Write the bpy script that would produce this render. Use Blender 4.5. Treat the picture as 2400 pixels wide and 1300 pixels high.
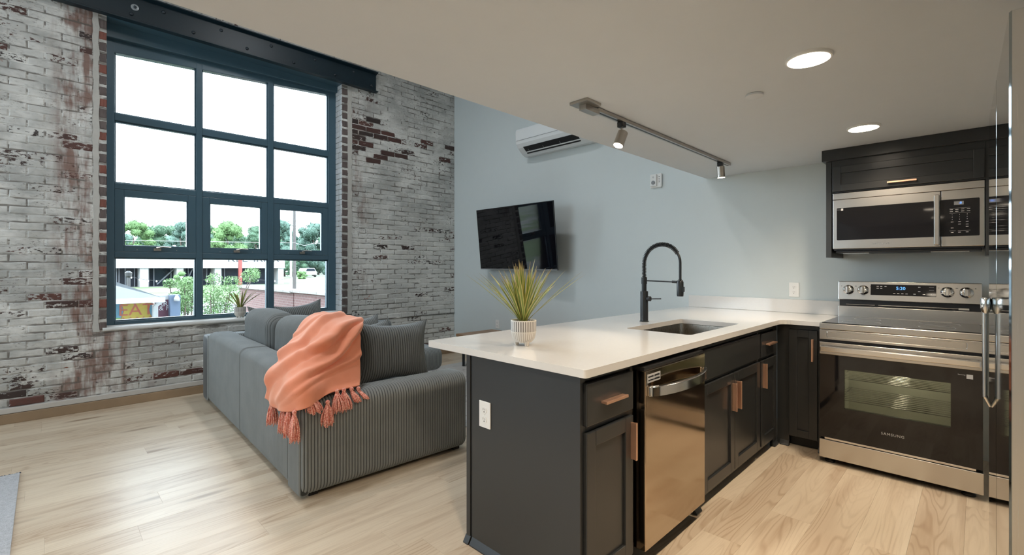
import bpy, bmesh, math, random
import numpy as np
from mathutils import Vector, Matrix

random.seed(7)
rng = np.random.default_rng(7)
scene = bpy.context.scene
for o in list(bpy.data.objects):
    bpy.data.objects.remove(o)
C = scene.collection
PI = math.pi
R = math.radians

# ---------------------------------------------------------------- camera
CAM_H = 1.28
cam_d = bpy.data.cameras.new('camera')
cam = bpy.data.objects.new('camera', cam_d)
C.objects.link(cam)
cam.location = (0, 0, CAM_H)
cam.rotation_euler = (R(90), 0, R(-45))
cam_d.sensor_fit = 'HORIZONTAL'
cam_d.sensor_width = 36.0
cam_d.lens = 36.0 * 1095.0 / 2400.0
cam_d.shift_y = -22.0 / 2400.0
cam_d.clip_start = 0.02
cam_d.clip_end = 600
scene.camera = cam

# ---------------------------------------------------------------- world / exposure
W = bpy.data.worlds.new('overcast_sky')
scene.world = W
W.use_nodes = True
wn = W.node_tree
wn.nodes.clear()
w_out = wn.nodes.new('ShaderNodeOutputWorld')
w_bg = wn.nodes.new('ShaderNodeBackground')
w_bg.inputs['Color'].default_value = (0.80, 0.915, 1.0, 1)
w_bg.inputs['Strength'].default_value = 6.4
wn.links.new(w_bg.outputs[0], w_out.inputs[0])

scene.view_settings.view_transform = 'Standard'
scene.view_settings.look = 'None'
scene.view_settings.gamma = 1.0
scene.view_settings.use_curve_mapping = False
scene.view_settings.exposure = 0.85
try:
    scene.cycles.max_bounces = 10
    scene.cycles.diffuse_bounces = 6
    scene.cycles.glossy_bounces = 5
    scene.cycles.transparent_max_bounces = 16
    scene.cycles.caustics_reflective = False
    scene.cycles.caustics_refractive = False
    scene.cycles.sample_clamp_indirect = 6.0
except Exception:
    pass

# main dimensions of the place
XW = 4.42          # painted wall with television, range
YB = 5.663         # brick wall face
CZ = 2.126         # low kitchen ceiling
CE = 1.825         # edge of the low ceiling
X0 = -3.9          # far left wall (out of view)
Y0 = -0.86         # wall behind the refrigerator
HZ = 4.7           # high ceiling
CT = 0.909         # countertop height
YF = 5.85          # window frame plane


def portal(name, loc, rot, sx, sy):
    d = bpy.data.lights.new(name, 'AREA')
    d.shape = 'RECTANGLE'
    d.size = sx
    d.size_y = sy
    d.cycles.is_portal = True
    o = bpy.data.objects.new(name, d)
    C.objects.link(o)
    o.location = loc
    o.rotation_euler = rot
    return o


portal('window_portal', (1.52, YF + 0.12, 2.08), (R(-90), 0, 0), 2.3, 2.9)
portal('window_portal', (-2.28, YF + 0.12, 2.08), (R(-90), 0, 0), 2.3, 2.9)
LW = (3.4, 5.0, 0.75, 3.65)    # added unseen window for fill daylight, left wall: y0, y1, z0, z1
portal('window_portal', (X0 - 0.12, (LW[0] + LW[1]) / 2, (LW[2] + LW[3]) / 2), (0, R(-90), 0), LW[3] - LW[2], LW[1] - LW[0])


def spot(name, loc, aim, power, col, angle=120, blend=0.8, size=0.05):
    d = bpy.data.lights.new(name, 'SPOT')
    d.energy = power
    d.color = col
    d.spot_size = R(angle)
    d.spot_blend = blend
    d.shadow_soft_size = size
    o = bpy.data.objects.new(name, d)
    C.objects.link(o)
    o.location = loc
    o.rotation_euler = (Vector(aim) - Vector(loc)).to_track_quat('-Z', 'Y').to_euler()
    return o


WARM = (1.0, 0.82, 0.62)
REC = [(2.17, 0.485), (3.466, 0.49), (0.75, 0.485), (-0.9, 0.485), (-2.4, 0.485)]  # last three are added out of view to brighten the kitchen
REC_W = 62.0
FILL_W = 95.0

# ================================================================ helpers
ORIG = {}


def tag(o, label=None, cat=None, group=None, kind=None):
    if label: o['label'] = label
    if cat: o['category'] = cat
    if group: o['group'] = group
    if kind: o['kind'] = kind
    return o


def thing(name, label, cat, loc=(0, 0, 0), rotz=0.0, group=None, local=False, kind=None):
    o = bpy.data.objects.new(name, None)
    o.empty_display_size = 0.1
    C.objects.link(o)
    o.location = loc
    o.rotation_euler = (0, 0, rotz)
    tag(o, label, cat, group, kind)
    ORIG[o] = Vector((0, 0, 0)) if local else Vector(loc)
    return o


class MB:
    def __init__(s):
        s.v = []
        s.f = []
        s.uv = None
        s.attr = None

    def box(s, x0, x1, y0, y1, z0, z1, M=None):
        b = len(s.v)
        for x in (x0, x1):
            for y in (y0, y1):
                for z in (z0, z1):
                    s.v.append(M(x, y, z) if M else (x, y, z))
        for q in ((0, 1, 3, 2), (4, 6, 7, 5), (0, 4, 5, 1), (2, 3, 7, 6), (0, 2, 6, 4), (1, 5, 7, 3)):
            s.f.append(tuple(b + i for i in q))
        return s

    def prism(s, poly, z0, z1, M=None):
        """poly in (a,b), extruded along c from z0 to z1; M maps (a,b,c) to world"""
        b = len(s.v)
        n = len(poly)
        for z in (z0, z1):
            for p in poly:
                s.v.append(M(p[0], p[1], z) if M else (p[0], p[1], z))
        for i in range(n):
            j = (i + 1) % n
            s.f.append((b + i, b + j, b + n + j, b + n + i))
        s.f.append(tuple(b + i for i in range(n))[::-1])
        s.f.append(tuple(b + n + i for i in range(n)))
        return s

    def tube(s, pts, r, n=8, caps=True):
        pts = [Vector(p) for p in pts]
        m = len(pts)
        rs = r if isinstance(r, (list, tuple)) else [r] * m
        b = len(s.v)
        t0 = (pts[1] - pts[0]).normalized()
        up = Vector((0, 0, 1)) if abs(t0.z) < 0.9 else Vector((1, 0, 0))
        nrm = (up - t0 * up.dot(t0)).normalized()
        for i in range(m):
            if i == 0: t = (pts[1] - pts[0])
            elif i == m - 1: t = (pts[-1] - pts[-2])
            else: t = (pts[i + 1] - pts[i - 1])
            if t.length < 1e-9: t = t0.copy()
            t.normalize()
            nrm = nrm - t * nrm.dot(t)
            if nrm.length < 1e-6:
                nrm = t.orthogonal()
            nrm.normalize()
            bi = t.cross(nrm)
            for k in range(n):
                a = 2 * PI * k / n
                s.v.append(tuple(pts[i] + (nrm * math.cos(a) + bi * math.sin(a)) * rs[i]))
        for i in range(m - 1):
            for k in range(n):
                k2 = (k + 1) % n
                s.f.append((b + i * n + k, b + i * n + k2, b + (i + 1) * n + k2, b + (i + 1) * n + k))
        if caps:
            s.f.append(tuple(b + k for k in range(n))[::-1])
            s.f.append(tuple(b + (m - 1) * n + k for k in range(n)))
        return s

    def cyl(s, p0, p1, r, n=24, r2=None):
        return s.tube([p0, p1], [r, r if r2 is None else r2], n)

    def lathe(s, prof, c=(0, 0, 0), n=32, M=None, closed=False):
        b = len(s.v)
        m = len(prof)
        for (r, z) in prof:
            for k in range(n):
                a = 2 * PI * k / n
                p = (c[0] + r * math.cos(a), c[1] + r * math.sin(a), c[2] + z)
                s.v.append(M(*p) if M else p)
        for i in range(m - 1):
            for k in range(n):
                k2 = (k + 1) % n
                s.f.append((b + i * n + k, b + i * n + k2, b + (i + 1) * n + k2, b + (i + 1) * n + k))
        if not closed:
            s.f.append(tuple(b + k for k in range(n))[::-1])
            s.f.append(tuple(b + (m - 1) * n + k for k in range(n)))
        return s

    def grid(s, P, uvs=None):
        """P: array (m,n,3)"""
        m, n, _ = P.shape
        b = len(s.v)
        s.v.extend(map(tuple, P.reshape(-1, 3).tolist()))
        for i in range(m - 1):
            for j in range(n - 1):
                s.f.append((b + i * n + j, b + i * n + j + 1, b + (i + 1) * n + j + 1, b + (i + 1) * n + j))
        return s

    def build(s, name, mat, parent=None, smooth=False, bevel=0.0, recalc=True, segs=2):
        v = s.v
        if parent is not None:
            off = ORIG[parent]
            loc = (0, 0, 0)
        else:
            a = np.array(v)
            off = Vector(((a[:, 0].min() + a[:, 0].max()) / 2, (a[:, 1].min() + a[:, 1].max()) / 2, a[:, 2].min()))
            loc = off
        me = bpy.data.meshes.new(name)
        if off.length > 0:
            v = [(p[0] - off[0], p[1] - off[1], p[2] - off[2]) for p in v]
        me.from_pydata(v, [], s.f)
        if recalc:
            bm = bmesh.new()
            bm.from_mesh(me)
            bmesh.ops.recalc_face_normals(bm, faces=bm.faces)
            bm.to_mesh(me)
            bm.free()
        if smooth:
            me.polygons.foreach_set('use_smooth', [True] * len(me.polygons))
            if smooth == 'auto':
                me.set_sharp_from_angle(angle=R(38))
        if s.attr is not None:
            at_ = me.attributes.new('rib', 'FLOAT', 'POINT')
            at_.data.foreach_set('value', s.attr)
        me.materials.append(mat)
        o = bpy.data.objects.new(name, me)
        C.objects.link(o)
        o.location = loc
        if parent is not None:
            o.parent = parent
            ORIG[o] = ORIG[parent]
        else:
            ORIG[o] = Vector(loc)
        if bevel > 0:
            md = o.modifiers.new('bevel', 'BEVEL')
            md.width = bevel
            md.segments = segs
            md.limit_method = 'ANGLE'
            md.angle_limit = R(40)
            if hasattr(md, 'harden_normals'):
                md.harden_normals = False
        return o


def BX(name, mat, parent, x0, x1, y0, y1, z0, z1, bevel=0.0, M=None, segs=2):
    return MB().box(x0, x1, y0, y1, z0, z1, M).build(name, mat, parent, bevel=bevel, segs=segs)


def text_part(txt, size, mat, parent, name, M, u, v, w=0.0005, spacing=1.0, depth=0.0006):
    """flat lettering: text laid out in (u,v), standing at w on the mapped surface"""
    cu = bpy.data.curves.new(name, 'FONT')
    cu.body = txt
    cu.size = size
    cu.space_character = spacing
    cu.align_x = 'CENTER'
    cu.align_y = 'CENTER'
    cu.resolution_u = 2
    ob = bpy.data.objects.new(name + '_tmp', cu)
    C.objects.link(ob)
    dg = bpy.context.evaluated_depsgraph_get()
    me = bpy.data.meshes.new_from_object(ob.evaluated_get(dg))
    mb = MB()
    mb.v = [tuple(M(u + p.co.x, v + p.co.y, w)) for p in me.vertices]
    mb.f = [tuple(p.vertices) for p in me.polygons]
    bpy.data.objects.remove(ob)
    bpy.data.curves.remove(cu)
    bpy.data.meshes.remove(me)
    if not mb.f:
        return None
    return mb.build(name, mat, parent, recalc=False)


def ridged_block(axis, a0, a1, b0, b1, c0, c1, rad, pitch=0.016, amp=0.0035, endrad=0.03, per=8, arc=5, crown=0.0, flat_bottom=True):
    """upholstered block: rounded cross-section in the two other axes, corduroy ribs stacked along `axis`"""
    # cross-section points (b,c) with outward normals
    pts = []
    corners = [(b1 - rad, c1 - rad, 0), (b0 + rad, c1 - rad, 90), (b0 + rad, c0 + rad, 180), (b1 - rad, c0 + rad, 270)]
    for (bx, cx_, a) in corners:
        for k in range(arc + 1):
            t = R(a + 90 * k / arc)
            pts.append((bx, cx_, math.cos(t), math.sin(t)))
    n = len(pts)
    L = a1 - a0
    nr = max(1, int(round(L / pitch)))
    m = nr * per + 1
    aa = np.linspace(0, L, m)
    P = np.zeros((m, n + 1, 3))
    ribs = []
    for i, a in enumerate(aa):
        ph = (a / L * nr) % 1.0
        hgt = math.sqrt(max(0.0, 1 - (2 * ph - 1) ** 2))
        rib = amp * (hgt - 0.7)
        ribs.extend([hgt] * (n + 1))
        e = min(a, L - a)
        inset = 0.0
        if e < endrad:
            inset = endrad - math.sqrt(max(0, endrad ** 2 - (endrad - e) ** 2))
        cr = crown * math.sin(PI * a / L)
        for j in range(n + 1):
            bx, cx_, nx, ny = pts[j % n]
            r = rad + rib - inset
            b = bx + nx * r
            c = cx_ + ny * r + (cr if ny > 0.3 else 0)
            if axis == 'x': q = (a0 + a, b, c)
            elif axis == 'y': q = (b, a0 + a, c)
            else: q = (b, c, a0 + a)
            P[i, j] = q
    mb = MB()
    mb.grid(P)
    mb.attr = ribs
    mb.f.append(tuple(range(n))[::-1])
    base = (m - 1) * (n + 1)
    mb.f.append(tuple(base + k for k in range(n)))
    return mb


def pillow(w, h, t, pitch=0.0175, amp=0.0085, per=8, rows=26, power=0.60, pinch=0.17):
    """scatter pillow standing in local x (width) / z (height), thickness along y, corduroy ribs run vertically"""
    nr = int(round(w / pitch))
    m = nr * per + 1
    us = np.linspace(-1, 1, m)
    vs = np.linspace(-1, 1, rows)
    mb = MB()
    att = []
    for sgn in (-1, 1):
        P = np.zeros((rows, m, 3))
        H_ = np.zeros((rows, m))
        for i, v in enumerate(vs):
            for j, u in enumerate(us):
                th = max(0.0, (1 - abs(u) ** 3.2)) ** power * max(0.0, (1 - abs(v) ** 3.2)) ** power
                edge = 1 - pinch * (1 - abs(u) ** 2) * (abs(v) ** 2)
                edge2 = 1 - pinch * (1 - abs(v) ** 2) * (abs(u) ** 2)
                ph = ((u + 1) / 2 * nr) % 1.0
                hgt = math.sqrt(max(0, 1 - (2 * ph - 1) ** 2))
                rib = amp * (hgt - 0.6)
                H_[i, j] = hgt
                P[i, j] = (u * w / 2 * edge2, sgn * (th * t / 2 + rib * (0.25 + 0.75 * min(1, th * 3))), v * h / 2 * edge)
        mb.grid(P if sgn < 0 else P[::-1])
        att.extend((H_ if sgn < 0 else H_[::-1]).ravel().tolist())
    mb.attr = att
    return mb


# ================================================================ material helpers
MATS = {}


class NT:
    def __init__(s, name):
        s.m = bpy.data.materials.new(name)
        s.m.use_nodes = True
        s.t = s.m.node_tree
        s.t.nodes.clear()
        s.out = s.t.nodes.new('ShaderNodeOutputMaterial')

    def node(s, typ, **kw):
        n = s.t.nodes.new(typ)
        for k, v in kw.items():
            setattr(n, k, v)
        return n

    def put(s, sock, val):
        if val is None:
            return
        if isinstance(val, bpy.types.NodeSocket):
            s.t.links.new(val, sock)
        else:
            if sock.type == 'RGBA' and len(val) == 3:
                val = (*val, 1)
            sock.default_value = val

    def math(s, op, a, b=None, c=None, clamp=False):
        n = s.node('ShaderNodeMath', operation=op, use_clamp=clamp)
        s.put(n.inputs[0], a)
        s.put(n.inputs[1], b)
        s.put(n.inputs[2], c)
        return n.outputs[0]

    def vmath(s, op, a, b=None):
        n = s.node('ShaderNodeVectorMath', operation=op)
        s.put(n.inputs[0], a)
        s.put(n.inputs[1], b)
        return n.outputs[0]

    def pos(s):
        return s.node('ShaderNodeNewGeometry').outputs['Position']

    def obj(s):
        return s.node('ShaderNodeTexCoord').outputs['Object']

    def rnd(s):
        return s.node('ShaderNodeObjectInfo').outputs['Random']

    def sep(s, v):
        n = s.node('ShaderNodeSeparateXYZ')
        s.put(n.inputs[0], v)
        return n.outputs

    def comb(s, x, y, z):
        n = s.node('ShaderNodeCombineXYZ')
        for i, q in enumerate((x, y, z)):
            s.put(n.inputs[i], q)
        return n.outputs[0]

    def noise(s, vec, scale=5, detail=3, rough=0.55, dist=0.0, dim='3D'):
        n = s.node('ShaderNodeTexNoise', noise_dimensions=dim)
        s.put(n.inputs['Vector'], vec)
        n.inputs['Scale'].default_value = scale
        n.inputs['Detail'].default_value = detail
        n.inputs['Roughness'].default_value = rough
        n.inputs['Distortion'].default_value = dist
        return n.outputs['Fac']

    def white(s, vec):
        n = s.node('ShaderNodeTexWhiteNoise', noise_dimensions='3D')
        s.put(n.inputs['Vector'], vec)
        return n.outputs['Value']

    def voro(s, vec, scale, feature='F1'):
        n = s.node('ShaderNodeTexVoronoi', feature=feature)
        s.put(n.inputs['Vector'], vec)
        n.inputs['Scale'].default_value = scale
        return n.outputs['Distance']

    def smooth(s, v, lo, hi, a=0.0, b=1.0):
        n = s.node('ShaderNodeMapRange', interpolation_type='SMOOTHSTEP')
        s.put(n.inputs['Value'], v)
        n.inputs['From Min'].default_value = lo
        n.inputs['From Max'].default_value = hi
        n.inputs['To Min'].default_value = a
        n.inputs['To Max'].default_value = b
        return n.outputs[0]

    def ramp(s, fac, stops):
        n = s.node('ShaderNodeValToRGB')
        s.put(n.inputs[0], fac)
        e = n.color_ramp.elements
        while len(e) < len(stops):
            e.new(0.5)
        for i, (p, c) in enumerate(stops):
            e[i].position = p
            e[i].color = (*c, 1)
        return n.outputs[0]

    def mix(s, fac, a, b, blend='MIX'):
        n = s.node('ShaderNodeMix', data_type='RGBA', blend_type=blend)
        s.put(n.inputs[0], fac)
        s.put(n.inputs[6], a)
        s.put(n.inputs[7], b)
        return n.outputs[2]

    def bump(s, h, strength=0.3, dist=0.01):
        n = s.node('ShaderNodeBump')
        s.put(n.inputs['Height'], h)
        n.inputs['Strength'].default_value = strength
        n.inputs['Distance'].default_value = dist
        return n.outputs[0]

    def bsdf(s, color=None, rough=0.5, metal=0.0, normal=None, **kw):
        n = s.node('ShaderNodeBsdfPrincipled')
        s.put(n.inputs['Base Color'], color)
        s.put(n.inputs['Roughness'], rough)
        s.put(n.inputs['Metallic'], metal)
        s.put(n.inputs['Normal'], normal)
        for k, v in kw.items():
            s.put(n.inputs[k.replace('_', ' ')], v)
        s.t.links.new(n.outputs[0], s.out.inputs[0])
        MATS[s.m.name] = s.m
        return s.m


def plain(name, color, rough=0.5, metal=0.0, var=0.06, vscale=8.0, bump=0.0, bscale=60.0, **kw):
    t = NT(name)
    p = t.obj()
    n = t.noise(p, vscale, 3)
    hi = tuple(min(1, c * (1 + var)) for c in color)
    lo = tuple(c * (1 - var) for c in color)
    col = t.mix(n, lo, hi)
    nm = None
    if bump > 0:
        nm = t.bump(t.noise(p, bscale, 3), bump, 0.004)
    return t.bsdf(col, rough, metal, nm, **kw)


def emit(name, color, strength):
    t = NT(name)
    n = t.node('ShaderNodeEmission')
    n.inputs[0].default_value = (*color, 1)
    n.inputs[1].default_value = strength
    t.t.links.new(n.outputs[0], t.out.inputs[0])
    return t.m


def brushed(name, color=(0.60, 0.58, 0.55), rough=0.26, axis=(1, 90, 90), amt=0.08):
    t = NT(name)
    p = t.vmath('MULTIPLY', t.obj(), axis)
    n = t.noise(p, 6.0, 4, 0.7)
    r = t.math('MULTIPLY_ADD', n, amt, rough - amt / 2)
    col = t.mix(n, tuple(c * 0.94 for c in color), tuple(min(1, c * 1.05) for c in color))
    return t.bsdf(col, r, 1.0, t.bump(n, 0.03, 0.001))


# ---------------------------------------------------------------- materials
m_wall = plain('wall_paint', (0.60, 0.655, 0.66), 0.62, var=0.02, bump=0.05, bscale=220)
m_ceil = plain('ceiling_paint', (0.615, 0.65, 0.68), 0.8, var=0.02, bump=0.05, bscale=160)
m_white_wall = plain('far_wall_paint', (0.62, 0.62, 0.60), 0.7, var=0.02)
m_frame = plain('window_metal', (0.054, 0.108, 0.146), 0.34, 0.0, var=0.10, vscale=3)
m_beam = plain('beam_paint', (0.003, 0.015, 0.024), 0.45, 0.0, var=0.3, vscale=2.5, bump=0.12, bscale=25)
m_steelbolt = plain('bolt_metal', (0.03, 0.04, 0.05), 0.4, 0.3)
m_boltwhite = plain('bolt_washer', (0.35, 0.38, 0.40), 0.4, 0.6)
m_cab = plain('cabinet_paint', (0.028, 0.030, 0.031), 0.30, var=0.05, vscale=4)
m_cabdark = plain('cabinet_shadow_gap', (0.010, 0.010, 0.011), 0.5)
m_copper = plain('copper_pull', (0.86, 0.54, 0.38), 0.42, 1.0, var=0.05)
m_quartz = plain('quartz_top', (0.70, 0.685, 0.66), 0.13, var=0.03, vscale=60)
m_steel = brushed('brushed_steel')
m_steelv = brushed('brushed_steel_vertical', axis=(90, 90, 1))
m_steeldark = brushed('brushed_steel_dark', (0.50, 0.40, 0.30), 0.10, (90, 90, 1), 0.04)
m_chrome = plain('polished_steel', (0.68, 0.67, 0.65), 0.14, 1.0, var=0.03)
m_nickel = plain('satin_nickel', (0.45, 0.42, 0.38), 0.28, 1.0, var=0.04)
m_blackglass = plain('black_glass', (0.006, 0.006, 0.008), 0.04, var=0.02)
m_black = plain('black_plastic', (0.012, 0.012, 0.013), 0.4)
m_blackmetal = plain('matte_black_metal', (0.012, 0.014, 0.016), 0.30, 0.0, var=0.1)
m_white = plain('white_plastic', (0.78, 0.78, 0.76), 0.3, var=0.02)
m_whitegloss = plain('white_gloss_plastic', (0.74, 0.77, 0.78), 0.12, var=0.02)
m_slot = plain('socket_slot', (0.03, 0.03, 0.03), 0.6)
m_print = plain('pale_print', (0.55, 0.55, 0.55), 0.5, var=0.0)
m_sink = brushed('sink_steel', (0.34, 0.31, 0.27), 0.28, (60, 60, 4))
m_grey = plain('grey_plastic', (0.22, 0.23, 0.24), 0.35)
m_led = emit('led_disc', (1.0, 0.86, 0.68), 9.0)
m_fill = emit('fill_diffuser', (1.0, 0.93, 0.84), 4.0)
m_bulb = emit('spot_bulb', (1.0, 0.82, 0.60), 14.0)
m_clock = emit('clock_digits', (0.12, 0.36, 1.0), 1.5)
m_clockdim = emit('clock_digits_dim', (0.10, 0.28, 0.95), 1.6)
m_mortar = plain('mortar_strip', (0.47, 0.46, 0.43), 0.85, var=0.12, vscale=20, bump=0.4, bscale=45)
m_stone = plain('sill_plaster', (0.62, 0.62, 0.60), 0.75, var=0.10, vscale=14, bump=0.5, bscale=30)
m_basewhite = plain('base_ledge_white', (0.52, 0.50, 0.47), 0.6, var=0.06)
m_basewood = plain('base_shoe_wood', (0.30, 0.21, 0.13), 0.45, var=0.35, vscale=3)


def wood_floor():
    t = NT('plank_wood')
    p = t.pos()
    r = t.rnd()
    x, y, z = t.sep(p)
    off = t.math('MULTIPLY', r, 37.0)
    v = t.comb(t.math('ADD', t.math('MULTIPLY', x, 0.42), off), t.math('ADD', t.math('MULTIPLY', y, 3.4), t.math('MULTIPLY', r, 11.0)), off)
    warp = t.noise(v, 1.3, 2, 0.5)
    ring = t.math('FRACT', t.math('MULTIPLY', warp, 26.0))
    ring = t.math('ABSOLUTE', t.math('MULTIPLY_ADD', ring, 2.0, -1.0))
    ring = t.smooth(ring, 0.50, 1.0)
    fine = t.noise(t.comb(t.math('ADD', t.math('MULTIPLY', x, 3.0), off), t.math('MULTIPLY', y, 90.0), off), 1.0, 4, 0.7)
    streak = t.noise(t.comb(t.math('ADD', t.math('MULTIPLY', x, 0.9), off), t.math('MULTIPLY', y, 14.0), off), 1.0, 3, 0.6)
    knot = t.voro(t.comb(t.math('ADD', t.math('MULTIPLY', x, 0.75), off), t.math('MULTIPLY', y, 3.6), off), 1.0)
    knotm = t.smooth(knot, 0.035, 0.14, 1.0, 0.0)
    base = t.mix(r, (0.62, 0.52, 0.395), (0.675, 0.575, 0.44))
    base = t.mix(t.smooth(streak, 0.48, 0.78, 0.0, 0.6), base, (0.40, 0.29, 0.195))
    figm = t.smooth(t.noise(t.comb(t.math('ADD', t.math('MULTIPLY', x, 0.7), off), t.math('MULTIPLY', y, 4.0), off), 1.0, 2, 0.5), 0.46, 0.66)
    base = t.mix(t.math('MULTIPLY', figm, 0.35), base, (0.42, 0.30, 0.195))
    base = t.mix(t.math('MULTIPLY', t.math('MULTIPLY', ring, t.math('MULTIPLY_ADD', figm, 0.8, 0.2)), 0.45), base, (0.30, 0.19, 0.11))
    base = t.mix(t.smooth(fine, 0.5, 0.75, 0, 0.35), base, (0.40, 0.29, 0.19))
    base = t.mix(t.math('MULTIPLY', knotm, 0.75), base, (0.22, 0.135, 0.075))
    rough = t.math('MULTIPLY_ADD', fine, 0.14, 0.27)
    return t.bsdf(base, rough, 0.0, t.bump(t.math('ADD', fine, t.math('MULTIPLY', streak, 0.5)), 0.10, 0.003), Specular_IOR_Level=0.26)


m_floor = wood_floor()
BR_P, BR_H = 0.212, 0.0667
BR_Z0 = 0.13


def paint_nodes(t, p, mid, fine):
    """old whitewash: cloudy greys, grime and small chips, the same over bricks and joints"""
    cloud = t.noise(t.vmath('MULTIPLY', p, (1.0, 1.0, 1.5)), 2.4, 4, 0.65)
    paint = t.mix(t.smooth(cloud, 0.32, 0.68), (0.37, 0.375, 0.36), (0.74, 0.735, 0.705))
    paint = t.mix(t.smooth(mid, 0.50, 0.72, 0.0, 0.55), paint, (0.50, 0.49, 0.455))
    paint = t.mix(t.smooth(fine, 0.52, 0.72, 0.0, 0.45), paint, (0.27, 0.26, 0.245))
    px_, py_, pz_ = t.sep(p)
    clean = t.math('MULTIPLY', t.smooth(px_, 2.7, 3.0), t.smooth(pz_, 2.35, 1.5))
    paint = t.mix(t.math('MULTIPLY', clean, 0.6), paint, (0.78, 0.77, 0.73))
    chipn = t.noise(t.vmath('MULTIPLY', p, (1, 1, 2.8)), 34.0, 3, 0.7)
    chipa = t.noise(p, 3.1, 2, 0.5)
    chip = t.math('MULTIPLY', t.smooth(chipn, 0.60, 0.65), t.smooth(chipa, 0.50, 0.60))
    return t.mix(t.math('MULTIPLY', chip, 0.8), paint, (0.085, 0.065, 0.058))


def rust_nodes(t, p, mid, paint):
    """red-brown wash that has run down the wall beside and below the window"""
    x, y, z = t.sep(p)
    run = t.noise(t.comb(t.math('MULTIPLY', x, 16.0), 0.0, t.math('MULTIPLY', z, 1.9)), 1.0, 4, 0.7)
    blot = t.noise(t.vmath('MULTIPLY', p, (2.2, 1.0, 1.0)), 1.9, 4, 0.65)
    col_ = t.math('MULTIPLY', t.smooth(x, 0.00, 0.14), t.smooth(x, 0.36, 0.30))
    low = t.math('MULTIPLY', t.math('MULTIPLY', t.smooth(x, 0.05, 0.25), t.smooth(x, 0.95, 0.40)), t.smooth(z, 0.86, 0.66))
    area = t.math('MAXIMUM', col_, low)
    k = t.math('ADD', t.math('MULTIPLY', blot, 0.55), t.math('MULTIPLY', run, 0.40))
    k = t.math('ADD', k, t.math('MULTIPLY', mid, 0.25))
    rust = t.math('MULTIPLY', area, t.smooth(k, 0.53, 0.68), clamp=True)
    wr = t.math('MULTIPLY', t.math('MULTIPLY', t.smooth(x, 2.70, 2.78), t.smooth(x, 3.10, 2.86)), t.smooth(k, 0.56, 0.72))
    rust = t.math('MAXIMUM', t.math('MULTIPLY', rust, 0.90), t.math('MULTIPLY', wr, 0.65))
    tone = t.mix(run, (0.13, 0.060, 0.048), (0.23, 0.125, 0.090))
    return t.mix(rust, paint, tone)


def brick_mat():
    t = NT('painted_brick')
    p = t.pos()
    x, y, z = t.sep(p)
    # which brick of the wall this point lies on
    row = t.math('FLOOR', t.math('DIVIDE', t.math('SUBTRACT', z, BR_Z0), BR_H))
    par = t.math('MODULO', row, 2.0)
    col = t.math('FLOOR', t.math('ADD', t.math('DIVIDE', x, BR_P), t.math('MULTIPLY', par, 0.5)))
    cell = t.white(t.comb(col, row, 3.0))
    cell2 = t.white(t.comb(col, row, 9.0))
    big = t.noise(p, 0.9, 2)
    mid = t.noise(p, 5.0, 4, 0.6)
    fine = t.noise(t.vmath('MULTIPLY', p, (1.0, 1.0, 1.9)), 26.0, 4, 0.65)
    # where the whitewash has come off: patches of wear with shapes of their own
    band = t.math('MULTIPLY', t.math('MULTIPLY', t.smooth(z, 2.50, 2.72), t.smooth(z, 3.42, 3.22)), t.smooth(x, 2.62, 2.85))
    toe = t.smooth(z, 0.46, 0.16)
    wash = t.math('MULTIPLY', t.smooth(x, 0.02, 0.16), t.smooth(x, 0.62, 0.34))
    topl = t.math('MULTIPLY', t.smooth(z, 2.6, 3.2), t.smooth(x, 0.3, -0.1))
    lmid = t.math('MULTIPLY', t.math('MULTIPLY', t.smooth(z, 0.85, 1.0), t.smooth(z, 1.42, 1.28)), t.smooth(x, 0.35, 0.2))
    patch = t.noise(p, 1.7, 3, 0.6)
    score = t.math('MULTIPLY_ADD', cell, 0.42, t.math('MULTIPLY', fine, 0.62))
    score = t.math('ADD', score, t.math('MULTIPLY', patch, 0.46))
    score = t.math('ADD', score, t.math('MULTIPLY', band, 0.17))
    score = t.math('ADD', score, t.math('MULTIPLY', toe, 0.15))
    score = t.math('ADD', score, t.math('MULTIPLY', wash, 0.09))
    score = t.math('ADD', score, t.math('MULTIPLY', topl, 0.10))
    score = t.math('ADD', score, t.math('MULTIPLY', lmid, 0.07))
    bare = t.smooth(score, 0.965, 1.01)
    paint = paint_nodes(t, p, mid, fine)
    paint = t.mix(t.math('MULTIPLY', cell2, 0.30), paint, (0.36, 0.365, 0.35))
    paint = rust_nodes(t, p, mid, paint)
    brickc = t.mix(cell2, (0.030, 0.022, 0.020), (0.115, 0.044, 0.034))
    brickc = t.mix(t.math('GREATER_THAN', cell2, 0.982), brickc, (0.38, 0.10, 0.035))
    brickc = t.mix(t.smooth(fine, 0.5, 0.75, 0, 0.5), brickc, (0.05, 0.04, 0.037))
    colr = t.mix(bare, paint, brickc)
    h = t.math('ADD', t.math('MULTIPLY', bare, -0.35), t.math('MULTIPLY', fine, 0.6))
    h = t.math('ADD', h, t.math('MULTIPLY', mid, 0.5))
    return t.bsdf(colr, 0.62, 0.0, t.bump(h, 0.55, 0.006))


m_brick = brick_mat()


def mortar_mat():
    t = NT('wall_mortar')
    p = t.pos()
    mid = t.noise(p, 5.0, 4, 0.6)
    fine = t.noise(t.vmath('MULTIPLY', p, (1.0, 1.0, 1.9)), 26.0, 4, 0.65)
    c = rust_nodes(t, p, mid, paint_nodes(t, p, mid, fine))
    crack = t.noise(t.vmath('MULTIPLY', p, (0.7, 1.0, 3.0)), 7.0, 3, 0.6)
    c = t.mix(t.smooth(crack, 0.44, 0.58, 0.0, 0.85), c, (0.13, 0.115, 0.10))
    return t.bsdf(c, 0.85, 0.0, t.bump(t.noise(p, 70.0, 3), 0.5, 0.004))


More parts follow.
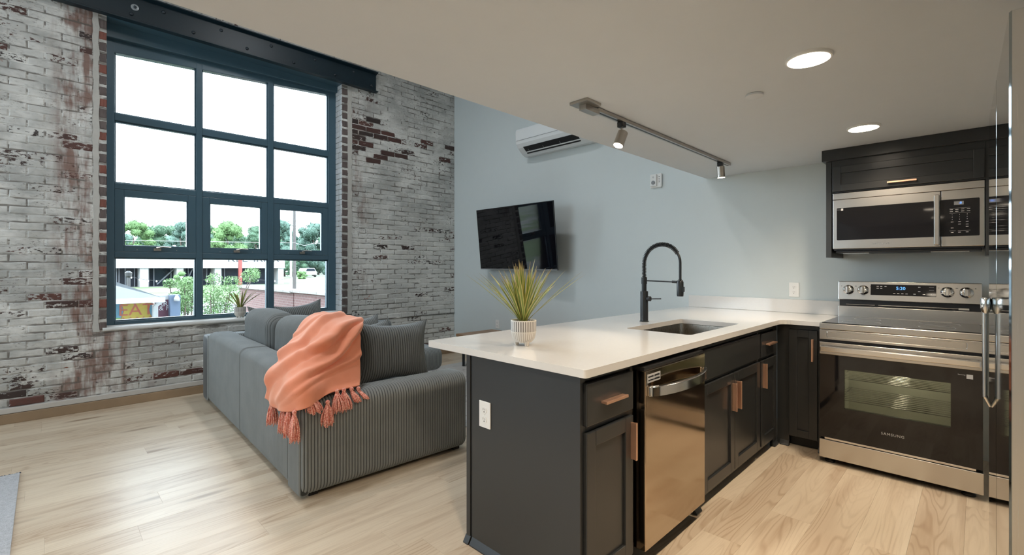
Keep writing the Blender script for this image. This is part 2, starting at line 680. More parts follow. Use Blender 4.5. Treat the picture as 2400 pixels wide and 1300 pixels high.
m_wallmortar = mortar_mat()
m_quoin = plain('quoin_brick', (0.11, 0.085, 0.08), 0.7, var=0.55, vscale=9, bump=0.5, bscale=40)
m_quoinred = plain('quoin_brick_red', (0.20, 0.07, 0.05), 0.7, var=0.4, vscale=9, bump=0.5, bscale=40)
m_jambbrick = plain('reveal_brick_white', (0.60, 0.62, 0.63), 0.7, var=0.10, vscale=12, bump=0.5, bscale=35)


def corduroy(name, c=(0.21, 0.225, 0.225)):
    t = NT(name)
    p = t.obj()
    n = t.noise(p, 6.0, 3)
    n2 = t.noise(p, 220.0, 2)
    col = t.mix(n, tuple(q * 0.80 for q in c), tuple(q * 1.2 for q in c))
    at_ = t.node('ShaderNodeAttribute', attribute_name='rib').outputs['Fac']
    # groove shade between the raised wales painted into the colour
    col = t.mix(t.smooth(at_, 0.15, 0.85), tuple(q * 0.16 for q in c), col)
    return t.bsdf(col, 0.85, 0.0, t.bump(n2, 0.25, 0.002), Sheen_Weight=0.30, Sheen_Roughness=0.4, Sheen_Tint=(0.80, 0.88, 0.95, 1))


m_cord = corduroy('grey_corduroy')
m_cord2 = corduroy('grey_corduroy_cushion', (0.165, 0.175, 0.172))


def throw_mat():
    t = NT('coral_fleece')
    p = t.obj()
    n = t.noise(p, 9.0, 3)
    col = t.mix(n, (0.74, 0.245, 0.135), (0.86, 0.33, 0.20))
    return t.bsdf(col, 0.9, 0.0, t.bump(t.noise(p, 260.0, 2), 0.3, 0.002), Sheen_Weight=0.5, Sheen_Tint=(1.0, 0.75, 0.62, 1))


m_throw = throw_mat()


def tassel_mat():
    t = NT('tassel_yarn')
    p = t.obj()
    n = t.noise(p, 140.0, 2)
    return t.bsdf(t.mix(t.smooth(n, 0.35, 0.65), (0.66, 0.17, 0.125), (0.92, 0.52, 0.42)), 0.9)


m_tassel = tassel_mat()


def glass_mat(name, tint=(0.97, 0.99, 1.0), refl=1.0):
    t = NT(name)
    tr = t.node('ShaderNodeBsdfTransparent')
    tr.inputs[0].default_value = (*tint, 1)
    gl = t.node('ShaderNodeBsdfGlossy')
    gl.inputs['Roughness'].default_value = 0.02
    fr = t.node('ShaderNodeFresnel')
    fr.inputs[0].default_value = 1.45
    mx = t.node('ShaderNodeMixShader')
    t.t.links.new(t.math('MULTIPLY', fr.outputs[0], refl), mx.inputs[0])
    t.t.links.new(tr.outputs[0], mx.inputs[1])
    t.t.links.new(gl.outputs[0], mx.inputs[2])
    t.t.links.new(mx.outputs[0], t.out.inputs[0])
    return t.m


m_glass = glass_mat('window_glass')
m_ovenglass = glass_mat('oven_window_glass', (0.55, 0.55, 0.5), 1.0)


def leaf_mat(name, a, b, edge, rough=0.45):
    t = NT(name)
    uv = t.node('ShaderNodeTexCoord').outputs['UV']
    x, y, z = t.sep(uv)
    d = t.math('ABSOLUTE', t.math('MULTIPLY_ADD', x, 2.0, -1.0))
    c = t.mix(t.rnd(), a, b)
    c = t.mix(t.smooth(d, 0.35, 0.75), c, edge)
    c = t.mix(t.smooth(y, 0.75, 1.0, 0, 0.6), c, (0.42, 0.25, 0.16))
    return t.bsdf(c, rough, 0.0, None, Subsurface_Weight=0.0)


m_leaf = leaf_mat('dracaena_leaf', (0.10, 0.17, 0.025), (0.21, 0.27, 0.04), (0.50, 0.44, 0.13))


def foliage(name, a, b):
    t = NT(name)
    p = t.pos()
    n = t.noise(p, 0.7, 3)
    n2 = t.noise(p, 6.0, 2)
    c = t.mix(t.math('MULTIPLY_ADD', n, 0.6, t.math('MULTIPLY', n2, 0.4)), a, b)
    return t.bsdf(c, 0.7)


# ================================================================ setting: floor
floor = MB().box(X0, XW, Y0, YB + 0.02, -0.06, -0.014).build('floor', plain('subfloor', (0.12, 0.085, 0.055), 0.8))
tag(floor, 'light knotty wood plank floor running through kitchen and living area', 'floor', kind='structure')
PW, PL = 0.182, 1.35


def chamfer_plank(L, w):
    e, d = 0.0004, 0.0004
    mb = MB()
    b = 0
    mb.v = [(0, 0, -0.013), (L, 0, -0.013), (L, w, -0.013), (0, w, -0.013),
            (0, 0, -d), (L, 0, -d), (L, w, -d), (0, w, -d),
            (e, e, 0), (L - e, e, 0), (L - e, w - e, 0), (e, w - e, 0)]
    mb.f = [(0, 3, 2, 1)] + [(i, (i + 1) % 4, 4 + (i + 1) % 4, 4 + i) for i in range(4)] + \
           [(4 + i, 4 + (i + 1) % 4, 8 + (i + 1) % 4, 8 + i) for i in range(4)] + [(8, 9, 10, 11)]
    return mb


pl_mesh = {}
row = 0
y = Y0
while y < YB - 0.01:
    w = min(PW, YB + 0.01 - y)
    x = X0 - random.uniform(0.1, 1.2)
    while x < XW - 0.005:
        a, b_ = max(x, X0), min(x + PL, XW)
        L = b_ - a
        if L > 0.03:
            key = (round(L, 3), round(w, 3))
            if key not in pl_mesh:
                mb = chamfer_plank(L - 0.0003, w - 0.0004)
                me = bpy.data.meshes.new('plank')
                me.from_pydata(mb.v, [], mb.f)
                me.materials.append(m_floor)
                pl_mesh[key] = me
            o = bpy.data.objects.new('plank', pl_mesh[key])
            C.objects.link(o)
            o.parent = floor
            o.location = (a - ORIG[floor][0], y - ORIG[floor][1], 0 - ORIG[floor][2])
        x += PL
    y += PW
    row += 1

# ================================================================ setting: plain walls and ceilings
o = BX('wall_back', m_wall, None, XW, XW + 0.15, Y0 - 0.15, YB + 0.35, -0.06, HZ)
tag(o, 'smooth blue-grey painted wall carrying television and air conditioner', 'wall', kind='structure')
mb = MB()
mb.box(X0 - 0.15, X0, Y0 - 0.15, LW[0], -0.06, HZ).box(X0 - 0.15, X0, LW[1], YB + 0.35, -0.06, HZ)
mb.box(X0 - 0.15, X0, LW[0], LW[1], -0.06, LW[2]).box(X0 - 0.15, X0, LW[0], LW[1], LW[3], HZ)
o = mb.build('wall_left', m_white_wall)
tag(o, 'pale painted wall at the far left end of the room', 'wall', kind='structure')
o = BX('wall_front', m_white_wall, None, X0, XW, Y0 - 0.15, Y0, -0.06, HZ)
tag(o, 'pale painted wall behind the refrigerator', 'wall', kind='structure')
o = BX('ceiling', m_ceil, None, X0, XW, Y0, CE, CZ, CZ + 0.34)
tag(o, 'low flat beige ceiling over the kitchen with a clean edge', 'ceiling', kind='structure')
o = BX('ceiling', m_ceil, None, X0, XW, Y0, YB + 0.35, HZ, HZ + 0.12)
tag(o, 'high ceiling above the living area', 'ceiling', kind='structure')

# ================================================================ setting: brick wall
wx0, wx1, wz0, wz1 = 0.402, 2.644, 0.735, 3.60     # window opening in the brick face
w2 = -3.80                                          # offset of the second window
bw = MB()
for (a, b_, c, d) in ((X0, w2 + wx0, 0, HZ), (w2 + wx1, wx0, 0, HZ), (wx1, XW, 0, HZ),
                      (wx0, wx1, 0, wz0 - 0.02), (wx0, wx1, wz1, HZ),
                      (w2 + wx0, w2 + wx1, 0, wz0 - 0.02), (w2 + wx0, w2 + wx1, wz1, HZ)):
    bw.box(a, b_, YB + 0.0038, YB + 0.33, c - (0.06 if c == 0 else 0.0), d)
wall = bw.build('wall_brick', m_wallmortar)
tag(wall, 'old brick wall with worn grey-white paint around the tall window', 'wall', kind='structure')
WO = ORIG[wall]


def brick_mesh(seed, L=1.0, h=0.0602):
    """front face towards -Y; slightly uneven arrises; L in metres"""
    rr = random.Random(seed)
    e = 0.007
    nx = 4
    P = []
    j = lambda a: rr.uniform(-a, a)
    back = [(0, 0.03, 0), (L, 0.03, 0), (L, 0.03, h), (0, 0.03, h)]
    outer, inner = [], []
    xs = [L * k / nx for k in range(nx + 1)]
    ring = [(x, 0) for x in xs] + [(x, h) for x in xs[::-1]]
    for (x, z) in ring:
        outer.append((x + j(0.002), 0.0052 + j(0.001), z + j(0.0024)))
        inner.append((min(max(x, e), L - e) + j(0.002), j(0.0014), min(max(z, e), h - e) + j(0.002)))
    n = len(ring)
    v = outer + inner + [(x, 0.03, z) for (x, z) in ring]
    f = []
    for i in range(n):
        k = (i + 1) % n
        f.append((i, k, n + k, n + i))
        f.append((2 * n + i, 2 * n + k, k, i))
    m = nx + 1
    for i in range(nx):
        f.append((n + i, n + i + 1, n + 2 * m - 2 - i, n + 2 * m - 1 - i))
    return v, f


def zone_ok(xa, xb, z):
    """clip a brick to the wall areas outside quoins and opening -> list of (xa,xb)"""
    zt = z + 0.0602
    out = []
    if zt <= wz0 - 0.028 or z >= 3.84:
        segs = [(-0.75, XW)]
    else:
        segs = [(-0.75, 0.306), (2.774, XW)]
    for a, b_ in segs:
        p, q = max(xa, a), min(xb, b_)
        if q - p > 0.025:
            out.append((p, q))
    return out


def proj(x, y, z):
    d = (x + y) * 0.70711
    return 1200 + 1095 * (x - y) * 0.70711 / d, 628 - 1095 * (z - CAM_H) / d, d


bricks = []
nrow = int((4.05 - BR_Z0) / BR_H)
for r_ in range(nrow):
    z = BR_Z0 + r_ * BR_H + 0.00325
    offx = -0.5 * BR_P * (r_ % 2)
    k0 = int((-0.75 - offx) / BR_P) - 1
    for k in range(k0, int((XW - offx) / BR_P) + 2):
        xa = offx + k * BR_P + 0.0035
        xb = xa + BR_P - 0.007
        for (p, q) in zone_ok(xa, xb, z):
            px, py, d = proj((p + q) / 2, YB, z + 0.03)
            seen = -60 < px < 1075 and py > -40
            # hidden behind the low ceiling?
            ztop = CAM_H + (CZ - CAM_H) * YB / CE
            if seen and py < 0.333 * (px - 395) - 25:
                seen = False
            area = (q - p) / (d * d) if seen else 0.0
            bricks.append((area, p, q, z, r_ * 100 + k))
bricks.sort(key=lambda b: -b[0])
bm_cache = {}
rest = MB()
for i, (area, p, q, z, seed) in enumerate(bricks):
    L = q - p
    jy = random.uniform(-0.0025, 0.0025)
    if i < 300:
        key = (round(L, 3), seed % 5)
        if key not in bm_cache:
            v, f = brick_mesh(seed % 5, L)
            me = bpy.data.meshes.new('brick')
            me.from_pydata(v, [], f)
            bmt = bmesh.new(); bmt.from_mesh(me); bmesh.ops.recalc_face_normals(bmt, faces=bmt.faces); bmt.to_mesh(me); bmt.free()
            me.materials.append(m_brick)
            bm_cache[key] = me
        o = bpy.data.objects.new('brick', bm_cache[key])
        C.objects.link(o)
        o.parent = wall
        o.location = (p - WO[0], YB + jy - WO[1], z - WO[2])
    else:
        v, f = brick_mesh(seed % 9, L)
        b0 = len(rest.v)
        rest.v += [(a + p, b_ + YB + jy, c + z) for (a, b_, c) in v]
        rest.f += [tuple(b0 + t for t in q_) for q_ in f]
o = rest.build('far_bricks', m_brick, wall)
tag(o, kind='stuff')
# mortar strips and header stacks beside the opening
for (a, b_) in ((0.308, 0.348), (2.719, 2.771)):
    mb = MB()
    n = 60
    P = np.zeros((n, 4, 3))
    for i in range(n):
        zz = 0.70 + (3.62 - 0.70) * i / (n - 1)
        ja, jb = random.uniform(-0.006, 0.006), random.uniform(-0.006, 0.006)
        P[i] = [(a + ja - 0.004, YB + 0.012, zz), (a + ja, YB - 0.002, zz), (b_ + jb, YB - 0.002, zz), (b_ + jb + 0.004, YB + 0.012, zz)]
    mb.grid(P)
    o = mb.build('mortar_strip', m_mortar, wall)
qz = 0.715
qi = 0
qm = []
while qz < 3.52:
    h = random.choice((0.072, 0.078, 0.082))
    for (a, b_) in ((0.350, 0.4019), (2.6441, 2.717)):
        v, f = brick_mesh(qi % 7, b_ - a, h)
        mb = MB()
        mb.v = [(p_[0] + a, p_[1] + YB - 0.001, p_[2] + qz) for p_ in v]
        mb.f = f
        mb.build('brick', m_quoinred if qi % 6 == 4 else m_quoin, wall)
        qi += 1
    qz += 0.102
# whitewashed bricks of the right-hand reveal
rz = 0.745
while rz < 3.56:
    for (a, b_) in ((YB + 0.012, YB + 0.10), (YB + 0.106, YF + 0.02)):
        mb = MB()
        mb.box(wx1 - 0.0035 + random.uniform(-0.0015, 0.0015), wx1 + 0.02, a, b_, rz, rz + 0.060)
        mb.build('brick', m_jambbrick, wall, bevel=0.004)
    rz += BR_H

o = BX('baseboard_brick', m_basewhite, None, X0, 4.40, YB - 0.022, YB + 0.005, 0.082, 0.128, bevel=0.004)
tag(o, 'narrow pale ledge along the foot of the brick wall', 'baseboard', kind='structure')
o = BX('baseboard_shoe', m_basewood, None, X0, 4.40, YB - 0.030, YB + 0.005, 0.0, 0.080, bevel=0.003)
tag(o, 'brown wooden skirting strip under the pale ledge at the brick wall', 'baseboard', kind='structure')


# ================================================================ window
def make_window(dx, detailed, name, label):
    win = thing(name, label, 'window', (dx + 1.52, YF, 0.70), kind='structure')
    y0, y1 = YF - 0.01, YF + 0.07
    gx = [(0.471, 1.130), (1.184, 1.835), (1.895, 2.546)]
    fr = lambda nm, a, b_, c, d, yy0=y0, yy1=y1: BX(nm, m_frame, win, dx + a, dx + b_, yy0, yy1, c, d, bevel=0.004)
    fr('jamb', 0.404, 0.471, 0.70, 3.60)
    fr('jamb', 2.546, 2.642, 0.70, 3.60)
    fr('mullion', 1.130, 1.184, 0.76, 3.45)
    fr('mullion', 1.835, 1.895, 0.76, 3.48)
    fr('sill_bar', 0.471, 2.546, 0.70, 0.769)
    for (c, d) in ((2.695, 2.765), (2.040, 2.098), (1.382, 1.440)):
        for a, b_ in gx:
            fr('transom', a, b_, c, d, y0 + 0.004)
    MB().prism([(0.404, 3.60), (0.404, 3.335), (2.642, 3.487), (2.642, 3.60)], y0 + 0.002, y1,
               lambda a, b_, c: (dx + a, c, b_)).build('head', m_frame, win, bevel=0.004)
    MB().prism([(0.404, 3.60), (0.404, 3.455), (2.642, 3.515), (2.642, 3.60)], y0 - 0.055, y0 + 0.01,
               lambda a, b_, c: (dx + a, c, b_)).build('head_casing', m_frame, win, bevel=0.006)
    # glazing
    for a, b_ in gx:
        for (c, d) in ((2.765, 3.47), (2.098, 2.695), (0.769, 1.382)):
            BX('pane', m_glass, win, dx + a - 0.01, dx + b_ + 0.01, YF + 0.040, YF + 0.044, c - 0.01, d + 0.01)
            # glazing beads
            mb = MB()
            mb.box(dx + a, dx + a + 0.012, YF + 0.016, YF + 0.06, c, d)
            mb.box(dx + b_ - 0.012, dx + b_, YF + 0.016, YF + 0.06, c, d)
            mb.box(dx + a + .012, dx + b_ - .012, YF + 0.016, YF + 0.06, c, c + 0.012)
            if d < 3:
                mb.box(dx + a + .012, dx + b_ - .012, YF + 0.016, YF + 0.06, d - 0.012, d)
            mb.build('glazing_bead', m_frame, win)
        # awning sash
        s0, s1 = a + 0.001, b_ - 0.001
        sash = MB()
        q0, q1 = 1.441, 2.039
        f1 = 0.069
        sash.box(dx + s0, dx + s0 + f1, YF - 0.004, YF + 0.06, q0, q1)
        sash.box(dx + s1 - f1, dx + s1, YF - 0.004, YF + 0.06, q0, q1)
        sash.box(dx + s0 + f1, dx + s1 - f1, YF - 0.004, YF + 0.06, q1 - 0.066, q1)
        sash.box(dx + s0 + f1, dx + s1 - f1, YF - 0.004, YF + 0.06, q0, q0 + 0.060)
        so = sash.build('sash', m_frame, win, bevel=0.003)
        BX('pane', m_glass, so, dx + s0 + f1 - 0.01, dx + s1 - f1 + 0.01, YF + 0.030, YF + 0.034, q0 + 0.04, q1 - 0.04)
        bd = MB()
        bd.box(dx + s0 + f1, dx + s0 + f1 + 0.01, YF + 0.012, YF + 0.05, q0 + .052, q1 - .058)
        bd.box(dx + s1 - f1 - 0.012, dx + s1 - f1, YF + 0.012, YF + 0.05, q0 + .052, q1 - .058)
        bd.build('glazing_bead', m_frame, so)
        if detailed:
            cx_ = dx + (a + b_) / 2
            mb = MB()
            mb.box(cx_ - 0.03, cx_ + 0.03, YF - 0.016, YF - 0.004, q0 + 0.012, q0 + 0.036)
            mb.cyl((cx_, YF - 0.028, q0 + 0.03), (cx_, YF - 0.004, q0 + 0.03), 0.009, 10)
            mb.tube([(cx_ - 0.01, YF - 0.028, q0 + 0.040), (cx_ + 0.04, YF - 0.032, q0 + 0.052), (cx_ + 0.11, YF - 0.028, q0 + 0.048)], [0.007, 0.006, 0.004], 8)
            h = mb.build('handle', m_nickel, so, smooth='auto')
            for sx in (-0.16, 0.16):
                MB().cyl((cx_ + sx, YF - 0.007, q0 + 0.02), (cx_ + sx, YF - 0.003, q0 + 0.02), 0.004, 8).build('screw', m_nickel, so)
    return win


make_window(0.0, True, 'window_1', 'tall dark metal grid window with three awning sashes in brick wall')
make_window(w2, False, 'window_2', 'second dark metal grid window further along brick wall')
fill_win = thing('fill_window', 'added dark metal grid window in the unseen left wall, for fill daylight', 'window', (X0, (LW[0] + LW[1]) / 2, LW[2]), kind='structure')
for k in range(5):
    yy = LW[0] + (LW[1] - LW[0]) * k / 4
    BX('mullion', m_frame, fill_win, X0 - 0.10, X0 - 0.03, yy - 0.03, yy + 0.03, LW[2], LW[3])
for k in range(5):
    zz = LW[2] + (LW[3] - LW[2]) * k / 4
    BX('transom', m_frame, fill_win, X0 - 0.095, X0 - 0.035, LW[0], LW[1], zz - 0.03, zz + 0.03)
for k in range(4):
    yy = LW[0] + (LW[1] - LW[0]) * k / 4
    BX('pane', m_glass, fill_win, X0 - 0.068, X0 - 0.064, yy + 0.02, yy + (LW[1] - LW[0]) / 4 - 0.02, LW[2], LW[3])
for dx in (0.0, w2):
    # uneven plastered sill
    n = 40
    P = np.zeros((n, 5, 3))
    for i in range(n):
        xx = dx + wx0 - 0.03 + (wx1 - wx0 + 0.05) * i / (n - 1)
        f_ = YB - 0.012 + random.uniform(-0.005, 0.005)
        zt = 0.735 + random.uniform(-0.003, 0.003)
        P[i] = [(xx, f_ + 0.01, 0.700), (xx, f_, 0.705 + random.uniform(-0.004, 0.004)), (xx, f_ + 0.004, zt - 0.004), (xx, f_ + 0.02, zt), (xx, YF + 0.0, 0.738)]
    mb = MB().grid(P)
    o = mb.build('trim_sill', m_stone, None, smooth=True)
    tag(o, 'uneven white plastered window sill' if dx == 0 else 'white plastered sill of the second window', 'sill', kind='structure')

# ================================================================ steel lintel beam
beam = thing('steel_beam', 'dark blue-black riveted steel lintel beam above the tall window', 'beam', (1.0, YB - 0.04, 3.59))
BX('web', m_beam, beam, -1.2, 3.09, YB - 0.035, YB - 0.012, 3.60, 3.84)
MB().prism([(YB - 0.012, 3.588), (YB - 0.085, 3.588), (YB - 0.085, 3.600), (YB - 0.035, 3.612), (YB - 0.012, 3.625)], -1.2, 3.10,
           lambda a, b_, c: (c, a, b_)).build('bottom_flange', m_beam, beam, bevel=0.003)
MB().prism([(YB - 0.012, 3.852), (YB - 0.085, 3.852), (YB - 0.085, 3.840), (YB - 0.035, 3.826), (YB - 0.012, 3.815)], -1.2, 3.10,
           lambda a, b_, c: (c, a, b_)).build('top_flange', m_beam, beam, bevel=0.003)
BX('soffit_plate', m_frame, beam, wx0 + 0.001, wx1 - 0.005, YB - 0.012, YF + 0.05, 3.588, 3.599)
k = 0
for i in range(12):
    xx = 0.33 + i * 0.245
    zz = 3.775 if i % 2 == 0 else 3.665
    mb = MB()
    mb.lathe([(0.017, 0.0), (0.017, 0.004), (0.012, 0.011), (0.004, 0.014)], (xx, 0, zz), 10, lambda a, b_, c, xx=xx, zz=zz: (a, YB - 0.035 - (c - zz), zz + b_))
    mb.build('bolt', m_steelbolt, beam, smooth='auto')
mb = MB()
mb.lathe([(0.030, 0.0), (0.030, 0.004), (0.020, 0.006)], (0.60, 0, 3.735), 20, lambda a, b_, c: (a, YB - 0.035 - (c - 3.735), 3.735 + b_))
wsh = mb.build('washer', m_boltwhite, beam)
mb = MB()
mb.lathe([(0.013, 0.0), (0.013, 0.012), (0.008, 0.016)], (0.60, 0, 3.735), 6, lambda a, b_, c: (a, YB - 0.039 - (c - 3.735), 3.735 + b_))
mb.build('bolt_head', m_steelbolt, wsh)

# ================================================================ kitchen: countertop
def rounded(poly, radii, seg=6):
    out = []
    n = len(poly)
    for i, p in enumerate(poly):
        r = radii[i]
        p = Vector(p)
        if r <= 0:
            out.append(tuple(p)); continue
        a = (Vector(poly[i - 1]) - p).normalized()
        b = (Vector(poly[(i + 1) % n]) - p).normalized()
        ang = a.angle(b)
        dist = r / math.tan(ang / 2)
        c = p + (a + b).normalized() * (r / math.sin(ang / 2))
        s0, s1 = p + a * dist - c, p + b * dist - c
        a0, a1 = math.atan2(s0.y, s0.x), math.atan2(s1.y, s1.x)
        da = (a1 - a0 + PI) % (2 * PI) - PI
        for k in range(seg + 1):
            t = a0 + da * k / seg
            out.append((c.x + r * math.cos(t), c.y + r * math.sin(t)))
    return out


outer = rounded([(1.388, 1.010), (3.765, 1.010), (3.765, 0.760), (XW, 0.760), (XW, 2.000), (1.388, 2.000)],
                [0.012, 0.075, 0.0, 0.0, 0.0, 0.012])
SX0, SX1, SY0, SY1 = 2.530, 3.288, 1.131, 1.543
hole = rounded([(SX0, SY0), (SX1, SY0), (SX1, SY1), (SX0, SY1)], [0.03] * 4)
bm = bmesh.new()
for z in (CT - 0.031,):
    lo = [bm.verts.new((p[0], p[1], z)) for p in outer]
    li = [bm.verts.new((p[0], p[1], z)) for p in hole]
    es = [bm.edges.new((lo[i], lo[(i + 1) % len(lo)])) for i in range(len(lo))]
    es += [bm.edges.new((li[i], li[(i + 1) % len(li)])) for i in range(len(li))]
    bmesh.ops.triangle_fill(bm, use_beauty=True, edges=es)
ret = bmesh.ops.extrude_face_region(bm, geom=bm.faces[:])
bmesh.ops.translate(bm, verts=[g for g in ret['geom'] if isinstance(g, bmesh.types.BMVert)], vec=(0, 0, 0.031))
bmesh.ops.recalc_face_normals(bm, faces=bm.faces)
bm.verts.ensure_lookup_table()
mbc = MB()
bm.verts.index_update()
mbc.v = [tuple(v.co) for v in bm.verts]
mbc.f = [tuple(v.index for v in f.verts) for f in bm.faces]
bm.free()
ctop = mbc.build('countertop', m_quartz, None, bevel=0.003)
tag(ctop, 'white quartz L-shaped countertop with sink cut-out and breakfast overhang', 'countertop')
o = BX('backsplash', m_quartz, None, XW - 0.022, XW, 0.770, 1.985, CT + 0.0005, 1.020, bevel=0.002)
tag(o, 'low white quartz upstand against the wall behind the counter', 'backsplash')

# ---------------------------------------------------------------- fronts
MY = lambda yf: (lambda u, v, w: (u, yf - w, v))            # surface facing -Y, u = world x
MX = lambda xf, yl: (lambda u, v, w: (xf - w, yl - u, v))   # surface facing -X, u grows towards -y


def pull(parent, M, u, v, w, length, vertical, name='pull'):
    """flat copper bar pull with two posts"""
    mb = MB()
    if vertical:
        mb.box(u - 0.0055, u + 0.0055, v - length / 2, v + length / 2, w + 0.019, w + 0.028, M)
        mb.box(u - 0.0045, u + 0.0045, v - length / 2 + 0.001, v + length / 2 - 0.001, w, w + 0.020, M)
    else:
        mb.box(u - length / 2, u + length / 2, v - 0.0055, v + 0.0055, w + 0.019, w + 0.028, M)
        mb.box(u - length / 2 + 0.001, u + length / 2 - 0.001, v - 0.0045, v + 0.0045, w, w + 0.020, M)
    return mb.build(name, m_copper, parent, bevel=0.001)


def slab(parent, M, u0, u1, v0, v1, name='drawer'):
    return BX(name, m_cab, parent, u0, u1, v0, v1, 0.0, 0.020, bevel=0.0025, M=M)


def shaker(parent, M, u0, u1, v0, v1, rail=0.058, name='door'):
    mb = MB()
    mb.box(u0, u0 + rail, v0, v1, 0, 0.020, M)
    mb.box(u1 - rail, u1, v0, v1, 0, 0.020, M)
    mb.box(u0 + rail, u1 - rail, v1 - rail, v1, 0, 0.020, M)
    mb.box(u0 + rail, u1 - rail, v0, v0 + rail, 0, 0.020, M)
    d = mb.build(name, m_cab, parent, bevel=0.002)
    BX('panel', m_cab, d, u0 + rail - 0.003, u1 - rail + 0.003, v0 + rail - 0.003, v1 - rail + 0.003, 0.002, 0.009, M=M)
    return d


CB = CT - 0.033   # underside of the top
F = 1.050         # face-frame plane
Mf = MY(F)
def shoe(parent, poly_pts, M=None):
    pass

# peninsula end cabinet (drawer over door)
cab = thing('base_cabinet', 'dark grey end base cabinet with one drawer and door, outlet on its side', 'cabinet', (1.60, 1.36, 0))
BX('body', m_cab, cab, 1.420, 1.780, F + 0.018, 1.660, 0.075, CB)
BX('end_panel', m_cab, cab, 1.402, 1.420, F - 0.005, 1.665, 0.0, CB, bevel=0.001)
mb = MB()
mb.box(1.420, 1.440, F, F + 0.018, 0.0, CB).box(1.757, 1.780, F, F + 0.018, 0.0, CB).box(1.44, 1.757, F, F + 0.018, 0.855, CB)
mb.box(1.44, 1.757, F, F + 0.018, 0.655, 0.690).box(1.44, 1.757, F, F + 0.018, 0.05, 0.095)
mb.build('face_frame', m_cab, cab, bevel=0.001)
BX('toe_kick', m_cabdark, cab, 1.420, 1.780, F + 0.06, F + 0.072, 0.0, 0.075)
BX('corner_trim', m_cab, cab, 1.398, 1.416, 1.674, 1.700, 0.0, CB, bevel=0.001)
BX('back_panel', m_cabdark, cab, 1.404, 1.780, 1.660, 1.672, 0.0, CB)
for (a, b_, c, d) in ((1.384, 1.403, F - 0.005, 1.664), (1.381, 1.400, 1.670, 1.705)):
    MB().prism([(0, 0), (-0.019, 0), (-0.019, 0.006), (-0.012, 0.016), (-0.004, 0.030), (0, 0.036)], c, d,
               lambda p, q, r_, b_=b_: (b_ + p, r_, q)).build('base_shoe', m_cab, cab, bevel=0.001)
d = slab(cab, Mf, 1.424, 1.752, 0.688, 0.848)
pull(d, Mf, 1.592, 0.764, 0.020, 0.155, False)
d = shaker(cab, Mf, 1.424, 1.752, 0.080, 0.662)
pull(d, Mf, 1.735, 0.560, 0.020, 0.155, True)

# outlet on end panel
def outlet(name, label, M, u, v, pw=0.074, ph=0.118):
    t = thing(name, label, 'outlet', M(u, v, 0))
    pl = BX('plate', m_white, t, u - pw / 2, u + pw / 2, v - ph / 2, v + ph / 2, 0.0005, 0.006, bevel=0.002, M=M)
    for s_ in (-1, 1):
        vc = v + s_ * 0.021
        pts = []
        for k in range(20):
            a = 2 * PI * k / 20
            pts.append((u + 0.0165 * math.cos(a), vc + max(-0.0125, min(0.0125, 0.0165 * math.sin(a)))))
        f_ = MB().prism(pts, 0.005, 0.0085, M).build('socket', m_white, t)
        mb = MB()
        mb.box(u - 0.0072, u - 0.0054, vc - 0.001, vc + 0.0085, 0.0080, 0.0090, M)
        mb.box(u + 0.0054, u + 0.0072, vc - 0.0005, vc + 0.0070, 0.0080, 0.0090, M)
        mb.prism([(u + 0.0028 * math.cos(2 * PI * k / 10), vc - 0.0075 + 0.0028 * math.sin(2 * PI * k / 10)) for k in range(10)], 0.0080, 0.0090, M)
        mb.build('slot', m_slot, f_)
    MB().prism([(u + 0.003 * math.cos(2 * PI * k / 10), v + 0.003 * math.sin(2 * PI * k / 10)) for k in range(10)], 0.005, 0.0072, M).build('screw', m_white, t)
    return t


outlet('wall_outlet', 'white double socket on the dark side panel of the peninsula', MX(1.402, 0.0), -1.571, 0.622)
outlet('wall_outlet', 'white double socket on painted wall left of the range', MX(XW, 0.0), -1.092, 1.100)
outlet('wall_outlet', 'white double socket low on wall below the television', MX(XW, 0.0), -4.70, 0.508)

# dishwasher
dw = thing('dishwasher', 'stainless dishwasher with bowed handle between peninsula cabinets', 'dishwasher', (2.11, 1.34, 0))
BX('tub', m_cabdark, dw, 1.800, 2.392, F + 0.01, 1.62, 0.10, CB - 0.004)
BX('control_strip', m_black, dw, 1.800, 2.400, 1.002 + 0.004, F + 0.01, 0.842, 0.858, bevel=0.002)
BX('door', m_steeldark, dw, 1.797, 2.402, 0.998, F + 0.005, 0.078, 0.842, bevel=0.003)
n = 28
mb = MB()
prof = []
for i in range(n + 1):
    t = i / n
    uu = 1.822 + (2.380 - 1.822) * t
    bow = 0.055 * (1 - (2 * t - 1) ** 2) ** 0.75
    prof.append((uu, bow))
P = np.zeros((n + 1, 5, 3))
for i, (uu, bow) in enumerate(prof):
    yo = 0.998 - bow - 0.006
    P[i] = [(uu, yo - 0.010, 0.735), (uu, yo - 0.010, 0.775), (uu, yo + 0.006, 0.778), (uu, yo + 0.006, 0.732), (uu, yo - 0.010, 0.735)]
mb.grid(P)
mb.f.append((0, 1, 2, 3))
b0 = n * 5
mb.f.append((b0, b0 + 1, b0 + 2, b0 + 3))
mb.box(1.812, 1.836, 0.985, 0.998, 0.735, 0.775)
mb.box(2.366, 2.390, 0.985, 0.998, 0.735, 0.775)
mb.build('handle', m_chrome, dw, smooth='auto', bevel=0.002)
st = BX('sticker', m_print, dw, 1.812, 1.925, 0.9968, 0.9979, 0.790, 0.826)
sm = MB()
sm.box(1.818, 1.862, 0.9962, 0.9968, 0.812, 0.818).box(1.872, 1.916, 0.9962, 0.9968, 0.812, 0.819).box(1.818, 1.866, 0.9962, 0.9968, 0.798, 0.803).box(1.870, 1.918, 0.9962, 0.9968, 0.797, 0.804)
sm.build('print', m_black, st)
for xx in (1.86, 2.33):
    MB().cyl((xx, 1.12, 0.0), (xx, 1.12, 0.10), 0.015, 10).build('foot', m_black, dw)

